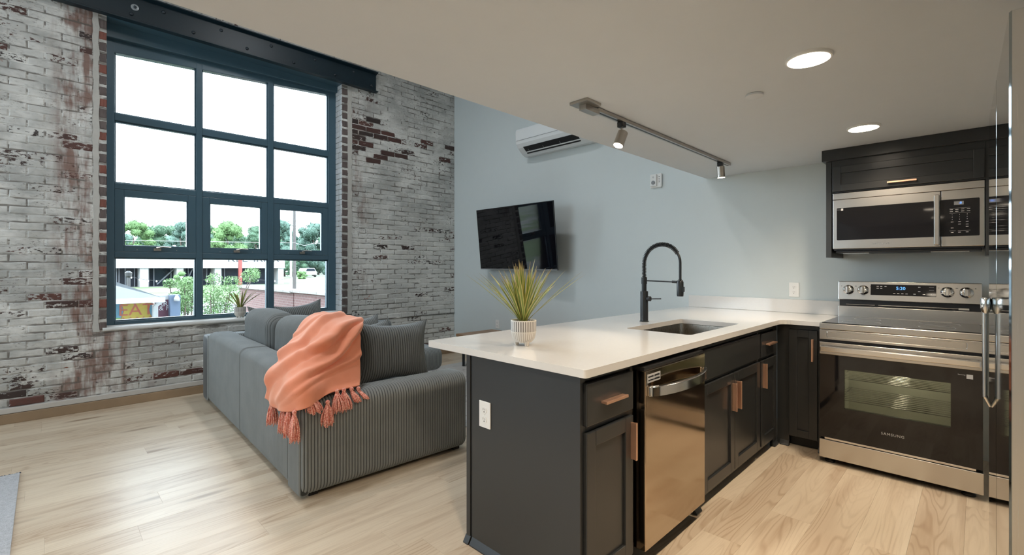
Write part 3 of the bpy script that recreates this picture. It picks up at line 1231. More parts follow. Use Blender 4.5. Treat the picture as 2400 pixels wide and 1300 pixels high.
# sink base cabinet
sb = thing('base_cabinet', 'dark grey sink base cabinet with two doors below a plain false front', 'cabinet', (2.90, 1.36, 0))
mb = MB()
mb.box(2.44, 2.456, F + 0.018, 1.66, 0.075, CB).box(3.369, 3.385, F + 0.018, 1.66, 0.075, CB).box(2.456, 3.369, 1.645, 1.66, 0.075, CB).box(2.456, 3.369, F + 0.018, 1.645, 0.075, 0.09)
mb.build('body', m_cab, sb)
mb = MB()
mb.box(2.412, 2.446, F, F + 0.018, 0.0, CB).box(3.362, 3.385, F, F + 0.018, 0.05, CB).box(2.446, 3.362, F, F + 0.018, 0.846, CB)
mb.box(2.446, 3.362, F, F + 0.018, 0.650, 0.690).box(2.446, 3.362, F, F + 0.018, 0.05, 0.095)
mb.build('face_frame', m_cab, sb, bevel=0.001)
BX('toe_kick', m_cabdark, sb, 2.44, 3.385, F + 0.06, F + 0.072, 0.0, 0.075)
BX('side_panel', m_cab, sb, 2.405, 2.440, F, 1.66, 0.0, CB)
MB().prism([(0, 0), (0.019, 0), (0.019, 0.006), (0.012, 0.016), (0.004, 0.030), (0, 0.036)], 2.385, 2.448,
           lambda p, q, r_: (r_, F - p, q)).build('base_shoe', m_cab, sb, bevel=0.001)
slab(sb, Mf, 2.458, 3.362, 0.680, 0.842, 'false_front')
d = shaker(sb, Mf, 2.458, 2.906, 0.082, 0.657)
pull(d, Mf, 2.872, 0.520, 0.020, 0.165, True)
d = shaker(sb, Mf, 2.912, 3.362, 0.082, 0.657)
pull(d, Mf, 2.946, 0.520, 0.020, 0.165, True)

# narrow drawer cabinet in the corner
nb = thing('base_cabinet', 'narrow dark grey corner cabinet with small drawer, right of sink doors', 'cabinet', (3.57, 1.36, 0))
BX('body', m_cab, nb, 3.387, 3.770, F + 0.018, 1.66, 0.075, CB)
mb = MB()
mb.box(3.387, 3.396, F, F + 0.018, 0.05, CB).box(3.70, 3.799, F + 0.0005, F + 0.018, 0.0, CB).box(3.396, 3.70, F, F + 0.018, 0.846, CB)
mb.box(3.396, 3.70, F, F + 0.018, 0.650, 0.690).box(3.396, 3.70, F, F + 0.018, 0.05, 0.095)
mb.build('face_frame', m_cab, nb, bevel=0.001)
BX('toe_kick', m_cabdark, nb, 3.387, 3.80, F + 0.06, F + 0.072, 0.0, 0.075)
d = slab(nb, Mf, 3.392, 3.728, 0.678, 0.836)
pull(d, Mf, 3.560, 0.760, 0.020, 0.165, False)
d = shaker(nb, Mf, 3.392, 3.728, 0.082, 0.655, 0.062)
pull(d, Mf, 3.424, 0.555, 0.020, 0.165, True)
MB().prism([(0, 0), (0.019, 0), (0.019, 0.006), (0.012, 0.016), (0.004, 0.030), (0, 0.036)], 3.69, 3.778,
           lambda p, q, r_: (r_, F - p, q)).build('base_shoe', m_cab, nb, bevel=0.001)

# cabinet beside the range, facing the camera's left
XF2 = 3.800
rb = thing('base_cabinet', 'slim dark grey cabinet with tall single door beside the range', 'cabinet', (4.1, 0.90, 0))
BX('body', m_cab, rb, XF2 + 0.018, XW - 0.01, 0.757, 1.045, 0.075, CB)
mb = MB()
mb.box(XF2, XF2 + 0.018, 0.757, 0.790, 0.0, CB).box(XF2, XF2 + 0.018, 0.970, 1.049, 0.0, CB).box(XF2, XF2 + 0.018, 0.79, 0.97, 0.845, CB).box(XF2, XF2 + 0.018, 0.79, 0.97, 0.075, 0.11)
mb.build('face_frame', m_cab, rb, bevel=0.001)
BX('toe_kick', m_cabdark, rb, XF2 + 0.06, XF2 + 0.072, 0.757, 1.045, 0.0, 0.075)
Mr = MX(XF2, 1.05)
d = shaker(rb, Mr, 0.083, 0.258, 0.082, 0.843, 0.052)
pull(d, Mr, 0.232, 0.708, 0.020, 0.155, True)
for (a, b_) in ((0.757, 0.79), (0.97, 1.029)):
    MB().prism([(0, 0), (0.019, 0), (0.019, 0.006), (0.012, 0.016), (0.004, 0.030), (0, 0.036)], a, b_,
               lambda p, q, r_: (XF2 - p, r_, q)).build('base_shoe', m_cab, rb, bevel=0.001)

# ---------------------------------------------------------------- sink
sk = thing('sink', 'undermount stainless steel sink set in the white counter', 'sink', ((SX0 + SX1) / 2, (SY0 + SY1) / 2, 0.68))
a0, a1, b0_, b1_ = SX0 - 0.006, SX1 + 0.006, SY0 - 0.006, SY1 + 0.006
zt, zb = CT - 0.034, 0.685
ro = rounded([(a0, b0_), (a1, b0_), (a1, b1_), (a0, b1_)], [0.035] * 4, 5)
rbm = rounded([(a0 + 0.01, b0_ + 0.01), (a1 - 0.01, b0_ + 0.01), (a1 - 0.01, b1_ - 0.01), (a0 + 0.01, b1_ - 0.01)], [0.03] * 4, 5)
rf = rounded([(a0 + 0.03, b0_ + 0.03), (a1 - 0.03, b0_ + 0.03), (a1 - 0.03, b1_ - 0.03), (a0 + 0.03, b1_ - 0.03)], [0.02] * 4, 5)
n = len(ro)
mb = MB()
rl = rounded([(a0 - .02, b0_ - .02), (a1 + .02, b0_ - .02), (a1 + .02, b1_ + .02), (a0 - .02, b1_ + .02)], [0.04] * 4, 5)
for (rg, z) in ((rl, zt), (ro, zt), (rbm, zb + 0.02), (rf, zb)):
    mb.v += [(p[0], p[1], z) for p in rg]
for L_ in range(3):
    for i in range(n):
        j = (i + 1) % n
        mb.f.append((L_ * n + i, L_ * n + j, (L_ + 1) * n + j, (L_ + 1) * n + i))
mb.f.append(tuple(3 * n + i for i in range(n)))
o = mb.build('basin', m_sink, sk, smooth='auto', recalc=False)
MB().lathe([(0.045, 0.0), (0.045, 0.004), (0.03, 0.005), (0.028, -0.004)], ((SX0 + SX1) / 2, (SY0 + SY1) / 2 + 0.05, zb), 24).build('drain', m_chrome, sk, smooth='auto')

# ---------------------------------------------------------------- faucet
fx, fy = 2.943, 1.645
fc = thing('faucet', 'matte black spring pull-down kitchen faucet behind the sink', 'faucet', (fx, fy, CT))
MB().lathe([(0.031, 0.0), (0.031, 0.005), (0.027, 0.008), (0.027, 0.205), (0.025, 0.212), (0.0165, 0.213), (0.0165, 0.300)], (fx, fy, CT), 28).build('body', m_blackmetal, fc, smooth='auto')
MB().lathe([(0.0195, 0.0), (0.0195, 0.045)], (fx, fy, CT + 0.262), 24).build('collar', m_blackmetal, fc, smooth='auto')
yr = 1.385
path = []
zc0 = CT + 0.300
for i in range(8):
    path.append(Vector((fx, fy, zc0 + 0.105 * i / 8)))
rad = (fy - yr) / 2
for i in range(25):
    a = PI * i / 24
    path.append(Vector((fx, fy - rad + rad * math.cos(a), zc0 + 0.105 + rad * 0.97 * math.sin(a))))
for i in range(1, 9):
    path.append(Vector((fx, yr, zc0 + 0.105 - 0.19 * i / 8)))
MB().tube(path, 0.0085, 12).build('hose', m_blackmetal, fc, smooth=True)
# spring: helix around the first part of the path
seg = path[:8 + 21]
cum = [0]
for i in range(1, len(seg)):
    cum.append(cum[-1] + (seg[i] - seg[i - 1]).length)
tot = cum[-1]
turns = 44
hp = []
for i in range(turns * 10 + 1):
    s_ = tot * i / (turns * 10)
    k = max(j for j in range(len(cum)) if cum[j] <= s_ + 1e-9)
    k = min(k, len(seg) - 2)
    t = (s_ - cum[k]) / (cum[k + 1] - cum[k])
    p = seg[k].lerp(seg[k + 1], t)
    tg = (seg[k + 1] - seg[k]).normalized()
    n1 = Vector((1, 0, 0))
    n2 = tg.cross(n1).normalized()
    a = 2 * PI * i / 10
    hp.append(p + (n1 * math.cos(a) + n2 * math.sin(a)) * 0.0135)
MB().tube(hp, 0.0025, 6).build('spring', m_blackmetal, fc, smooth=True)
zh = CT + 0.285
mb = MB()
mb.tube([(fx, fy, zh), (fx, yr + 0.03, zh - 0.006)], 0.0045, 10)
mb.tube([(fx, yr + 0.055, zh - 0.005), (fx, yr + 0.02, zh - 0.006)], 0.0085, 12)
mb.lathe([(0.019, 0), (0.019, 0.02)], (fx, yr, zh - 0.016), 20)
mb.build('holder_arm', m_blackmetal, fc, smooth='auto')
MB().lathe([(0.009, 0.112), (0.016, 0.104), (0.0215, 0.094), (0.0215, 0.012), (0.020, 0.0), (0.012, 0.0)], (fx, yr, CT + 0.186), 24).build('spray_head', m_blackmetal, fc, smooth='auto')
BX('spray_button', m_blackmetal, fc, fx - 0.008, fx + 0.008, yr - 0.028, yr - 0.018, CT + 0.215, CT + 0.250, bevel=0.003)
lv = MB().cyl((fx, fy - 0.024, CT + 0.160), (fx, fy - 0.048, CT + 0.160), 0.017, 20).build('lever_hub', m_blackmetal, fc, smooth='auto')
MB().tube([(fx, fy - 0.046, CT + 0.160), (fx, fy - 0.125, CT + 0.164)], 0.0042, 10).build('lever', m_blackmetal, lv, smooth='auto')

# ---------------------------------------------------------------- range
XS = 3.630
YL = 0.750
rg = thing('electric_range', 'freestanding stainless electric range with black glass oven door', 'range', (XS + 0.33, YL - 0.385, 0))
Ms = MX(XS, YL)
RWD = 0.768
mb = MB()
mb.box(0.003, 0.06, 0.045, 0.875, -0.66, -0.037, Ms).box(RWD - 0.06, RWD - 0.003, 0.045, 0.875, -0.66, -0.037, Ms)
mb.box(0.06, RWD - 0.06, 0.045, 0.215, -0.66, -0.037, Ms).box(0.06, RWD - 0.06, 0.715, 0.875, -0.66, -0.037, Ms).box(0.06, RWD - 0.06, 0.215, 0.715, -0.66, -0.515, Ms)
mb.build('side_body', m_black, rg)
# cooktop
BX('cooktop_frame', m_steel, rg, 0.0, RWD, 0.879, 0.919, -0.60, 0.0, bevel=0.004, M=Ms)
BX('glass_cooktop', m_blackglass, rg, 0.012, RWD - 0.012, 0.9185, 0.9225, -0.57, -0.02, bevel=0.001, M=Ms)
for (u, w, r_) in ((0.20, -0.17, 0.105), (0.57, -0.17, 0.085), (0.20, -0.42, 0.075), (0.57, -0.42, 0.10)):
    mb = MB()
    mb.lathe([(r_, 0.0), (r_, 0.0004), (r_ - 0.003, 0.0004), (r_ - 0.003, 0.0)], (0, 0, 0), 40, lambda a, b_, c, u=u, w=w: Ms(u + a, 0.9224 + c, w + b_), closed=True)
    mb.build('burner_ring', m_grey, rg)
# front panel with embossed rounded frame
fp = BX('front_panel', m_steel, rg, 0.0, RWD, 0.812, 0.876, -0.04, -0.004, bevel=0.002, M=Ms)
mb = MB()
emb = rounded([(0.040, 0.824), (0.705, 0.824), (0.705, 0.866), (0.040, 0.866)], [0.010] * 4, 4)
emi = rounded([(0.045, 0.829), (0.700, 0.829), (0.700, 0.861), (0.045, 0.861)], [0.007] * 4, 4)
n = len(emb)
mb.v = [Ms(p[0], p[1], -0.0045) for p in emb] + [Ms((p[0] + q[0]) / 2, (p[1] + q[1]) / 2, -0.0025) for p, q in zip(emb, emi)] + [Ms(p[0], p[1], -0.0045) for p in emi]
for L_ in range(2):
    for i in range(n):
        j = (i + 1) % n
        mb.f.append((L_ * n + i, L_ * n + j, (L_ + 1) * n + j, (L_ + 1) * n + i))
mb.build('embossed_frame', m_chrome, fp, recalc=False)
# oven door
WU0, WU1, WV0, WV1 = 0.136, 0.636, 0.376, 0.628
mb = MB()
mb.box(0.003, WU0, 0.172, 0.722, -0.035, 0.0, Ms).box(WU1, RWD - 0.003, 0.172, 0.722, -0.035, 0.0, Ms)
mb.box(WU0, WU1, 0.172, WV0, -0.035, 0.0, Ms).box(WU0, WU1, WV1, 0.722, -0.035, 0.0, Ms)
dr = mb.build('oven_door', m_blackglass, rg)
BX('door_band', m_steel, dr, 0.001, RWD - 0.001, 0.716, 0.795, -0.035, 0.003, bevel=0.003, M=Ms)
BX('door_bottom_trim', m_chrome, dr, 0.030, RWD - 0.030, 0.160, 0.172, -0.03, 0.001, bevel=0.001, M=Ms)
hd = BX('handle', m_chrome, dr, 0.010, RWD - 0.010, 0.738, 0.774, 0.030, 0.046, bevel=0.006, M=Ms)
for u in (0.022, RWD - 0.046):
    BX('handle_post', m_chrome, hd, u, u + 0.024, 0.742, 0.770, 0.002, 0.032, bevel=0.003, M=Ms)
# oven window with the lit enamel cavity and racks behind it
BX('oven_window', m_ovenglass, dr, WU0, WU1, WV0, WV1, -0.012, -0.008, M=Ms)
m_enamel = plain('oven_enamel', (0.55, 0.56, 0.49), 0.4, var=0.12, vscale=5)
mb = MB()
c0, c1, e0, e1, dz = 0.08, 0.69, 0.23, 0.70, -0.50
mb.box(c0, c1, e0, e1, dz - 0.01, dz, Ms).box(c0 - 0.01, c0, e0, e1, dz, -0.04, Ms).box(c1, c1 + 0.01, e0, e1, dz, -0.04, Ms)
mb.box(c0, c1, e0 - 0.01, e0, dz, -0.04, Ms).box(c0, c1, e1, e1 + 0.01, dz, -0.04, Ms)
mb.build('oven_cavity', m_enamel, rg)
for v in (0.56, 0.42):
    mb = MB()
    for k in range(9):
        w_ = -0.06 - 0.052 * k
        mb.tube([Ms(c0, v, w_), Ms(c1, v, w_)], 0.0028, 6)
    mb.tube([Ms(c0 + 0.02, v, -0.06), Ms(c0 + 0.02, v, dz + 0.01)], 0.003, 6).tube([Ms(c1 - 0.02, v, -0.06), Ms(c1 - 0.02, v, dz + 0.01)], 0.003, 6)
    mb.build('oven_rack', m_chrome, rg, smooth=True)
ol = bpy.data.lights.new('oven_lamp', 'POINT')
ol.energy = 2.4
ol.color = (1.0, 0.92, 0.74)
ol.shadow_soft_size = 0.08
olo = bpy.data.objects.new('oven_lamp', ol)
C.objects.link(olo)
olo.location = Ms(0.385, 0.67, -0.25)
text_part('SAMSUNG', 0.022, m_print, dr, 'brand_lettering', Ms, RWD / 2 - 0.005, 0.268, 0.0012, 1.15)
stk = BX('sticker', m_print, dr, 0.700, 0.726, 0.664, 0.688, 0.0002, 0.0010, M=Ms)
text_part('Samsung', 0.009, m_print, stk, 'sticker_print', Ms, 0.680, 0.684, 0.0008)
# storage drawer
BX('storage_drawer', m_steel, rg, 0.0, RWD, 0.036, 0.155, -0.035, 0.0, bevel=0.003, M=Ms)
for u in (0.05, RWD - 0.06):
    for w in (-0.06, -0.58):
        MB().lathe([(0.030, 0.0), (0.030, 0.012), (0.022, 0.020), (0.022, 0.047)], (0, 0, 0), 16, lambda a, b_, c, u=u, w=w: Ms(u + a, c, w + b_)).build('foot', m_black, rg)
# backguard
bgm = lambda u, v, w: (4.205 - w, YL - u, v)
BX('backguard', m_steel, rg, 0.004, RWD - 0.004, 0.921, 1.000, -0.05, 0.0, bevel=0.002, M=bgm)
BX('vent_gap', m_black, rg, 0.008, RWD - 0.008, 0.985, 1.055, -0.05, -0.018, M=bgm)
mb = MB()
mb.tube([bgm(0.05, 1.012, -0.010), bgm(0.22, 1.012, -0.008)], 0.0045, 8)
mb.tube([bgm(0.24, 1.013, -0.008), bgm(0.66, 1.013, -0.008)], 0.0045, 8)
mb.box(0.655, 0.705, 1.007, 1.019, -0.014, -0.003, bgm)
mb.build('vent_rail', m_chrome, rg, smooth='auto')
cpm = lambda u, v, w: (4.190 - w + (v - 1.05) * 0.12, YL - u, v)
cp = BX('control_panel', m_steel, rg, 0.004, RWD - 0.004, 1.048, 1.182, -0.09, 0.0, bevel=0.004, M=cpm)
dp = BX('display', m_blackglass, cp, 0.198, 0.548, 1.088, 1.164, -0.002, 0.0015, bevel=0.001, M=cpm)
text_part('5:20', 0.030, m_clock, dp, 'clock', cpm, 0.365, 1.138, 0.0020)
for i, (u, v) in enumerate(((0.238, 1.150), (0.258, 1.150), (0.282, 1.150), (0.238, 1.136), (0.258, 1.136), (0.330, 1.102), (0.352, 1.102), (0.374, 1.102), (0.396, 1.102), (0.438, 1.102), (0.462, 1.150), (0.462, 1.120), (0.486, 1.102), (0.524, 1.102))):
    BX('touch_mark', m_print, dp, u - 0.006, u + 0.006, v - 0.0018, v + 0.0018, 0.0012, 0.0020, M=cpm)
BX('touch_mark', m_grey, dp, 0.512, 0.536, 1.130, 1.132, 0.0012, 0.0020, M=cpm)
BX('touch_mark', m_grey, dp, 0.512, 0.536, 1.150, 1.152, 0.0012, 0.0020, M=cpm)
for u in (0.067, 0.155, 0.602, 0.692):
    kn = MB()
    kn.lathe([(0.034, 0.0), (0.034, 0.006), (0.028, 0.012), (0.027, 0.026), (0.022, 0.030)], (0, 0, 0), 28, lambda a, b_, c, u=u: cpm(u + a, 1.122 + b_, c))
    ko = kn.build('knob', m_chrome, cp, smooth='auto')
    BX('knob_grip', m_chrome, ko, u - 0.009, u + 0.009, 1.122 - 0.024, 1.122 + 0.024, 0.028, 0.042, bevel=0.003, M=cpm)
    BX('knob_base', m_black, ko, u - 0.006, u + 0.006, 1.122 - 0.032, 1.122 - 0.022, 0.012, 0.030, M=cpm)
    for s_ in (-1, 1):
        BX('heat_mark', m_black, cp, u + s_ * 0.042 - 0.003, u + s_ * 0.042 + 0.003, 1.146, 1.149, 0.0, 0.0006, M=cpm)

# ---------------------------------------------------------------- microwave
XM = 4.000
Mm = MX(XM, 0.743)
MWD = 0.767
mw = thing('microwave_oven', 'stainless over-range microwave with black door window and keypad', 'microwave', (XM + 0.2, 0.36, 1.40))
BX('case', m_black, mw, 0.004, MWD - 0.004, 1.405, 1.808, -0.41, -0.02, M=Mm)
BX('vent_strip', m_steel, mw, 0.0, MWD, 1.768, 1.812, -0.03, 0.0, bevel=0.002, M=Mm)
md = BX('door', m_steel, mw, 0.0, 0.570, 1.416, 1.766, -0.03, 0.0, bevel=0.003, M=Mm)
wd = MB().prism(rounded([(0.024, 1.478), (0.545, 1.478), (0.545, 1.706), (0.024, 1.706)], [0.006] * 4, 3), -0.001, 0.0022, Mm).build('window', m_blackglass, md)
text_part('SAMSUNG', 0.018, m_grey, md, 'brand_lettering', Mm, 0.272, 1.447, 0.0007, 1.15)
stk = BX('sticker', m_print, md, 0.050, 0.062, 1.686, 1.702, 0.0022, 0.0030, M=Mm)
text_part('Samsung', 0.007, m_print, stk, 'sticker_print', Mm, 0.037, 1.694, 0.0027)
hb = BX('handle', m_steelv, md, 0.540, 0.568, 1.425, 1.742, 0.030, 0.046, bevel=0.006, M=Mm)
for v in (1.440, 1.712):
    BX('handle_post', m_steelv, hb, 0.546, 0.562, v, v + 0.016, 0.001, 0.034, M=Mm)
cpn = BX('control_side', m_steel, mw, 0.573, MWD, 1.416, 1.766, -0.03, 0.0, bevel=0.003, M=Mm)
kp = MB().prism(rounded([(0.569, 1.478), (0.745, 1.478), (0.745, 1.708), (0.569, 1.708)], [0.005] * 4, 3), 0.0002, 0.0026, Mm).build('keypad', m_blackglass, cpn)
BX('display', m_grey, kp, 0.632, 0.676, 1.672, 1.694, 0.0022, 0.0030, M=Mm)
text_part(':0', 0.018, m_clockdim, kp, 'clock', Mm, 0.661, 1.683, 0.0034)
for (u0, u1, v) in ((0.612, 0.705, 1.652), (0.612, 0.705, 1.622), (0.612, 0.640, 1.512), (0.650, 0.705, 1.512)):
    BX('key_line', m_grey, kp, u0, u1, v - 0.0006, v + 0.0006, 0.0022, 0.0029, M=Mm)
for v in (1.644, 1.632):
    for u in (0.620, 0.645, 0.671, 0.697):
        BX('key_mark', m_print, kp, u - 0.007, u + 0.007, v - 0.0012, v + 0.0012, 0.0022, 0.0029, M=Mm)
for ri, v in enumerate((1.612, 1.597, 1.582, 1.567)):
    for ci, u in enumerate((0.624, 0.657, 0.691)):
        if ri == 3:
            BX('key_mark', m_print, kp, u - 0.006, u + 0.006, v - 0.0012, v + 0.0012, 0.0022, 0.0029, M=Mm)
        else:
            text_part(str(ri * 3 + ci + 1), 0.008, m_print, kp, 'key_digit', Mm, u, v, 0.0030)
for (u, v) in ((0.657, 1.552), (0.691, 1.550), (0.691, 1.536), (0.624, 1.530), (0.624, 1.502), (0.657, 1.502), (0.691, 1.502)):
    BX('key_mark', m_print, kp, u - 0.006, u + 0.006, v - 0.0012, v + 0.0012, 0.0022, 0.0029, M=Mm)
BX('underside', m_black, mw, 0.012, MWD - 0.012, 1.388, 1.405, -0.38, -0.03, bevel=0.004, M=Mm)
for (u0, u1) in ((0.05, 0.20), (0.52, 0.70)):
    BX('filter', m_steel, mw, u0, u1, 1.383, 1.389, -0.30, -0.06, M=Mm)

# ---------------------------------------------------------------- upper cabinet
uc = thing('wall_cabinet', 'dark wall cabinet with crown moulding above the microwave', 'cabinet', (4.2, 0.37, 1.35))
BX('body', m_cab, uc, XM + 0.02, XW - 0.002, -0.030, 0.782, 1.815, 2.050)
BX('side_panel', m_cab, uc, XM + 0.003, XW - 0.002, 0.752, 0.785, 1.356, 2.050, bevel=0.001)
BX('side_panel', m_cab, uc, XM + 0.003, XW - 0.002, -0.050, -0.027, 1.356, 2.050, bevel=0.001)
BX('crown', m_cab, uc, XM - 0.030, XW - 0.002, -0.058, 0.805, 2.046, CZ - 0.001, bevel=0.002)
Mu = MX(XM + 0.002, 0.743)
BX('face_frame', m_cab, uc, -0.005, 0.770, 1.815, 2.046, -0.02, 0.0, M=Mu)
d = shaker(uc, Mu, 0.002, 0.766, 1.824, 2.000, 0.048)
pull(d, Mu, 0.385, 1.850, 0.020, 0.150, False)

# ---------------------------------------------------------------- refrigerator
fr_rot = R(1.15)
fg = thing('refrigerator', 'tall stainless refrigerator at the right edge with mirror-smooth doors', 'refrigerator', (1.325, -0.041, 0), fr_rot, local=True)
m_fridge = plain('fridge_mirror_steel', (0.30, 0.33, 0.34), 0.045, 1.0, var=0.01)
BX('cabinet', m_steelv, fg, 0.012, 0.895, -0.72, -0.075, 0.02, 1.745, bevel=0.004)
for (a, b_) in ((0.0, 0.4465), (0.4535, 0.902)):
    d = BX('door', m_fridge, fg, a, b_, -0.068, 0.0, 0.050, 1.780, bevel=0.003, segs=1)
    BX('door_edge', m_steelv, d, a - 0.0012, a + 0.002, -0.067, -0.004, 0.052, 1.778)
hx = 0.74
hb = MB()
hb.tube([(hx, 0.014, 0.88), (hx, 0.014, 1.15)], 0.0055, 12)
hb = hb.build('handle', m_nickel, fg, smooth='auto')
mb = MB()
mb.lathe([(0.006, 0.0), (0.0115, 0.013), (0.0125, 0.044), (0.010, 0.049)], (hx, 0.012, 1.14), 16)
mb.build('handle_mount', m_chrome, hb, smooth='auto')
mb = MB()
mb.tube([(hx, 0.014, 0.885), (hx + 0.015, 0.001, 0.850)], [0.0055, 0.004], 10)
mb.build('handle_mount', m_chrome, hb, smooth='auto')
BX('hinge_cover', m_black, fg, 0.02, 0.16, -0.14, -0.03, 1.780, 1.806, bevel=0.006)
BX('toe_grille', m_black, fg, 0.02, 0.88, -0.07, -0.05, 0.0, 0.05)

# ================================================================ ceiling fittings
for i, (x, y) in enumerate(REC):
    t = thing('recessed_light', ['lit round recessed ceiling light nearest the ceiling middle', 'lit round recessed ceiling light close to the wall cabinet'][i] if i < 2 else 'added round recessed fill light, %s from the range, out of view' % ('third', 'fourth', 'fifth')[i - 2], 'light', (x, y, CZ), group='recessed kitchen lights')
    MB().lathe([(0.083, 0.0), (0.083, -0.006), (0.080, -0.011), (0.074, -0.012), (0.074, -0.004)], (x, y, CZ), 40).build('trim_ring', m_white, t, smooth='auto')
    MB().lathe([(0.074, -0.0045), (0.074, -0.0125), (0.02, -0.0145)], (x, y, CZ), 40).build('diffuser', m_led, t, smooth='auto')
    l = spot('recessed_lamp', (x, y, CZ - 0.02), (x, y, 0), REC_W, WARM, 150, 1.0, 0.065)
for i, (x, y, k) in enumerate(((-2.0, 3.0, 1.0), (0.3, 2.9, 1.0), (1.9, 3.9, 1.15))):  # added unseen lights that brighten the living area
    t = thing('fill_ceiling_light', 'added round fill light on the high ceiling, %s from the left wall, out of view' % ('first', 'second', 'third')[i], 'light', (x, y, HZ), group='added fill lights')
    MB().lathe([(0.20, 0.0), (0.20, -0.03), (0.185, -0.035)], (x, y, HZ), 32).build('rim', m_white, t, smooth='auto')
    MB().lathe([(0.185, -0.034), (0.18, -0.06), (0.02, -0.075)], (x, y, HZ), 32).build('diffuser', m_fill, t, smooth='auto')
    spot('fill_lamp', (x, y, HZ - 0.09), (x, y, 0), FILL_W * k, (0.96, 0.98, 1.0), 165, 1.0, 0.17)
t = thing('sprinkler_cover', 'small white round sprinkler cover plate on the ceiling', 'sprinkler', (2.445, 0.775, CZ))
MB().lathe([(0.034, -0.0), (0.034, -0.003), (0.040, -0.003), (0.040, -0.010), (0.036, -0.013)], (2.445, 0.775, CZ), 32).build('cover_plate', m_ceil, t, smooth='auto')

tl = thing('track_light', 'brushed nickel track light with two spot heads on the low ceiling', 'track light', (2.9, 1.43, CZ))
BX('canopy', m_nickel, tl, 1.900, 2.020, 1.372, 1.484, CZ - 0.014, CZ, bevel=0.002)
BX('feed', m_nickel, tl, 1.938, 2.060, 1.408, 1.452, CZ - 0.040, CZ - 0.012, bevel=0.002)
rail = MB().box(2.055, 3.905, 1.412, 1.448, CZ - 0.022, CZ - 0.003).build('rail', m_nickel, tl, bevel=0.001)
BX('rail_slot', m_black, rail, 2.060, 3.895, 1.424, 1.436, CZ - 0.0226, CZ - 0.0215)
for (hx, aim, lab) in ((2.307, Vector((-0.42, 0.14, -1)), 'a'), (3.730, Vector((0.10, -0.02, -1)), 'b')):
    hdp = BX('head', m_black, tl, hx - 0.020, hx + 0.020, 1.412, 1.448, CZ - 0.052, CZ - 0.022, bevel=0.003)
    ax = aim.normalized()
    top = Vector((hx, 1.43, CZ - 0.052))
    piv = top + Vector((0, 0, -0.034)) if lab == 'a' else top + Vector((0, 0, -0.010))
    MB().cyl(top, piv, 0.005, 10).build('stem', m_nickel, hdp)
    c0 = piv - ax * 0.012 + Vector((0.008, 0, 0))
    c1 = c0 + ax * 0.088
    MB().tube([c0, c0 + ax * 0.003, c1], [0.026, 0.029, 0.029], 28).build('can', m_nickel, hdp, smooth='auto')
    MB().tube([c1 - ax * 0.004, c1 + ax * 0.0015], [0.026, 0.026], 28).build('lamp', m_bulb, hdp)
    spot('track_lamp', c1 + ax * 0.008, c1 + ax * 1.0, 12.0, WARM, 62, 0.6, 0.024)

# ================================================================ wall fittings
ac = thing('air_conditioner', 'white wall-mounted split air conditioner under the high ceiling', 'air conditioner', (4.30, 3.6, 2.70))
acp = [(XW, 2.700), (4.345, 2.698), (4.295, 2.722), (4.222, 2.785), (4.190, 2.83), (4.181, 2.87), (4.178, 2.99), (4.190, 3.015), (4.215, 3.022), (XW, 3.022)]
AY0, AY1 = 3.06, 4.12
MB().prism(acp, AY0, AY1, lambda a, b_, c: (a, c, b_)).build('housing', m_whitegloss, ac, bevel=0.010, segs=3)
ax0, az0, ax1, az1 = 4.2985, 2.7190, 4.2170, 2.7895
nx_, nz_ = -0.654, -0.756


def ac_pt(t_, o_):
    return (ax0 + (ax1 - ax0) * t_ + nx_ * o_, az0 + (az1 - az0) * t_ + nz_ * o_)


MB().prism([ac_pt(0, 0.003), ac_pt(1, 0.003), ac_pt(1, -0.012), ac_pt(0, -0.012)], AY0 + 0.13, AY1 - 0.10, lambda a, b_, c: (a, c, b_)).build('air_slot', m_black, ac)
MB().prism([ac_pt(0.20, 0.004), ac_pt(0.34, 0.006), ac_pt(0.34, 0.009), ac_pt(0.20, 0.007)], AY0 + 0.12, AY1 - 0.105, lambda a, b_, c: (a, c, b_)).build('louver', m_whitegloss, ac)
for yy in (AY0 + 0.40, AY0 + 0.66, AY0 + 0.90):
    MB().prism([ac_pt(0.34, 0.003), ac_pt(0.62, 0.003), ac_pt(0.62, 0.006), ac_pt(0.34, 0.006)], yy, yy + 0.005, lambda a, b_, c: (a, c, b_)).build('louver_arm', m_grey, ac)
BX('front_seam', m_grey, ac, 4.1775, 4.1795, AY0 + 0.02, AY1 - 0.02, 2.868, 2.871)

th = thing('wall_alarm', 'small white alarm unit with round button on the painted wall', 'alarm', (XW, 2.33, 2.16))
Mt = MX(XW, 2.392)
BX('base', m_white, th, 0.0, 0.127, 2.098, 2.240, 0.0005, 0.022, bevel=0.010, M=Mt)
fr_ = BX('front_cover', m_white, th, 0.006, 0.078, 2.112, 2.236, 0.020, 0.036, bevel=0.008, M=Mt)
MB().lathe([(0.020, 0.0), (0.020, 0.004), (0.015, 0.006)], (0, 0, 0), 24, lambda a, b_, c: Mt(0.042 + a, 2.150 + b_, 0.036 + c)).build('button', m_grey, fr_, smooth='auto')
MB().lathe([(0.010, 0.0), (0.010, 0.002)], (0, 0, 0), 20, lambda a, b_, c: Mt(0.042 + a, 2.205 + b_, 0.036 + c)).build('lens', m_print, fr_, smooth='auto')
for v in (2.150, 2.168, 2.186, 2.204):
    BX('vent', m_slot, th, 0.096, 0.106, v, v + 0.007, 0.0215, 0.0226, M=Mt)

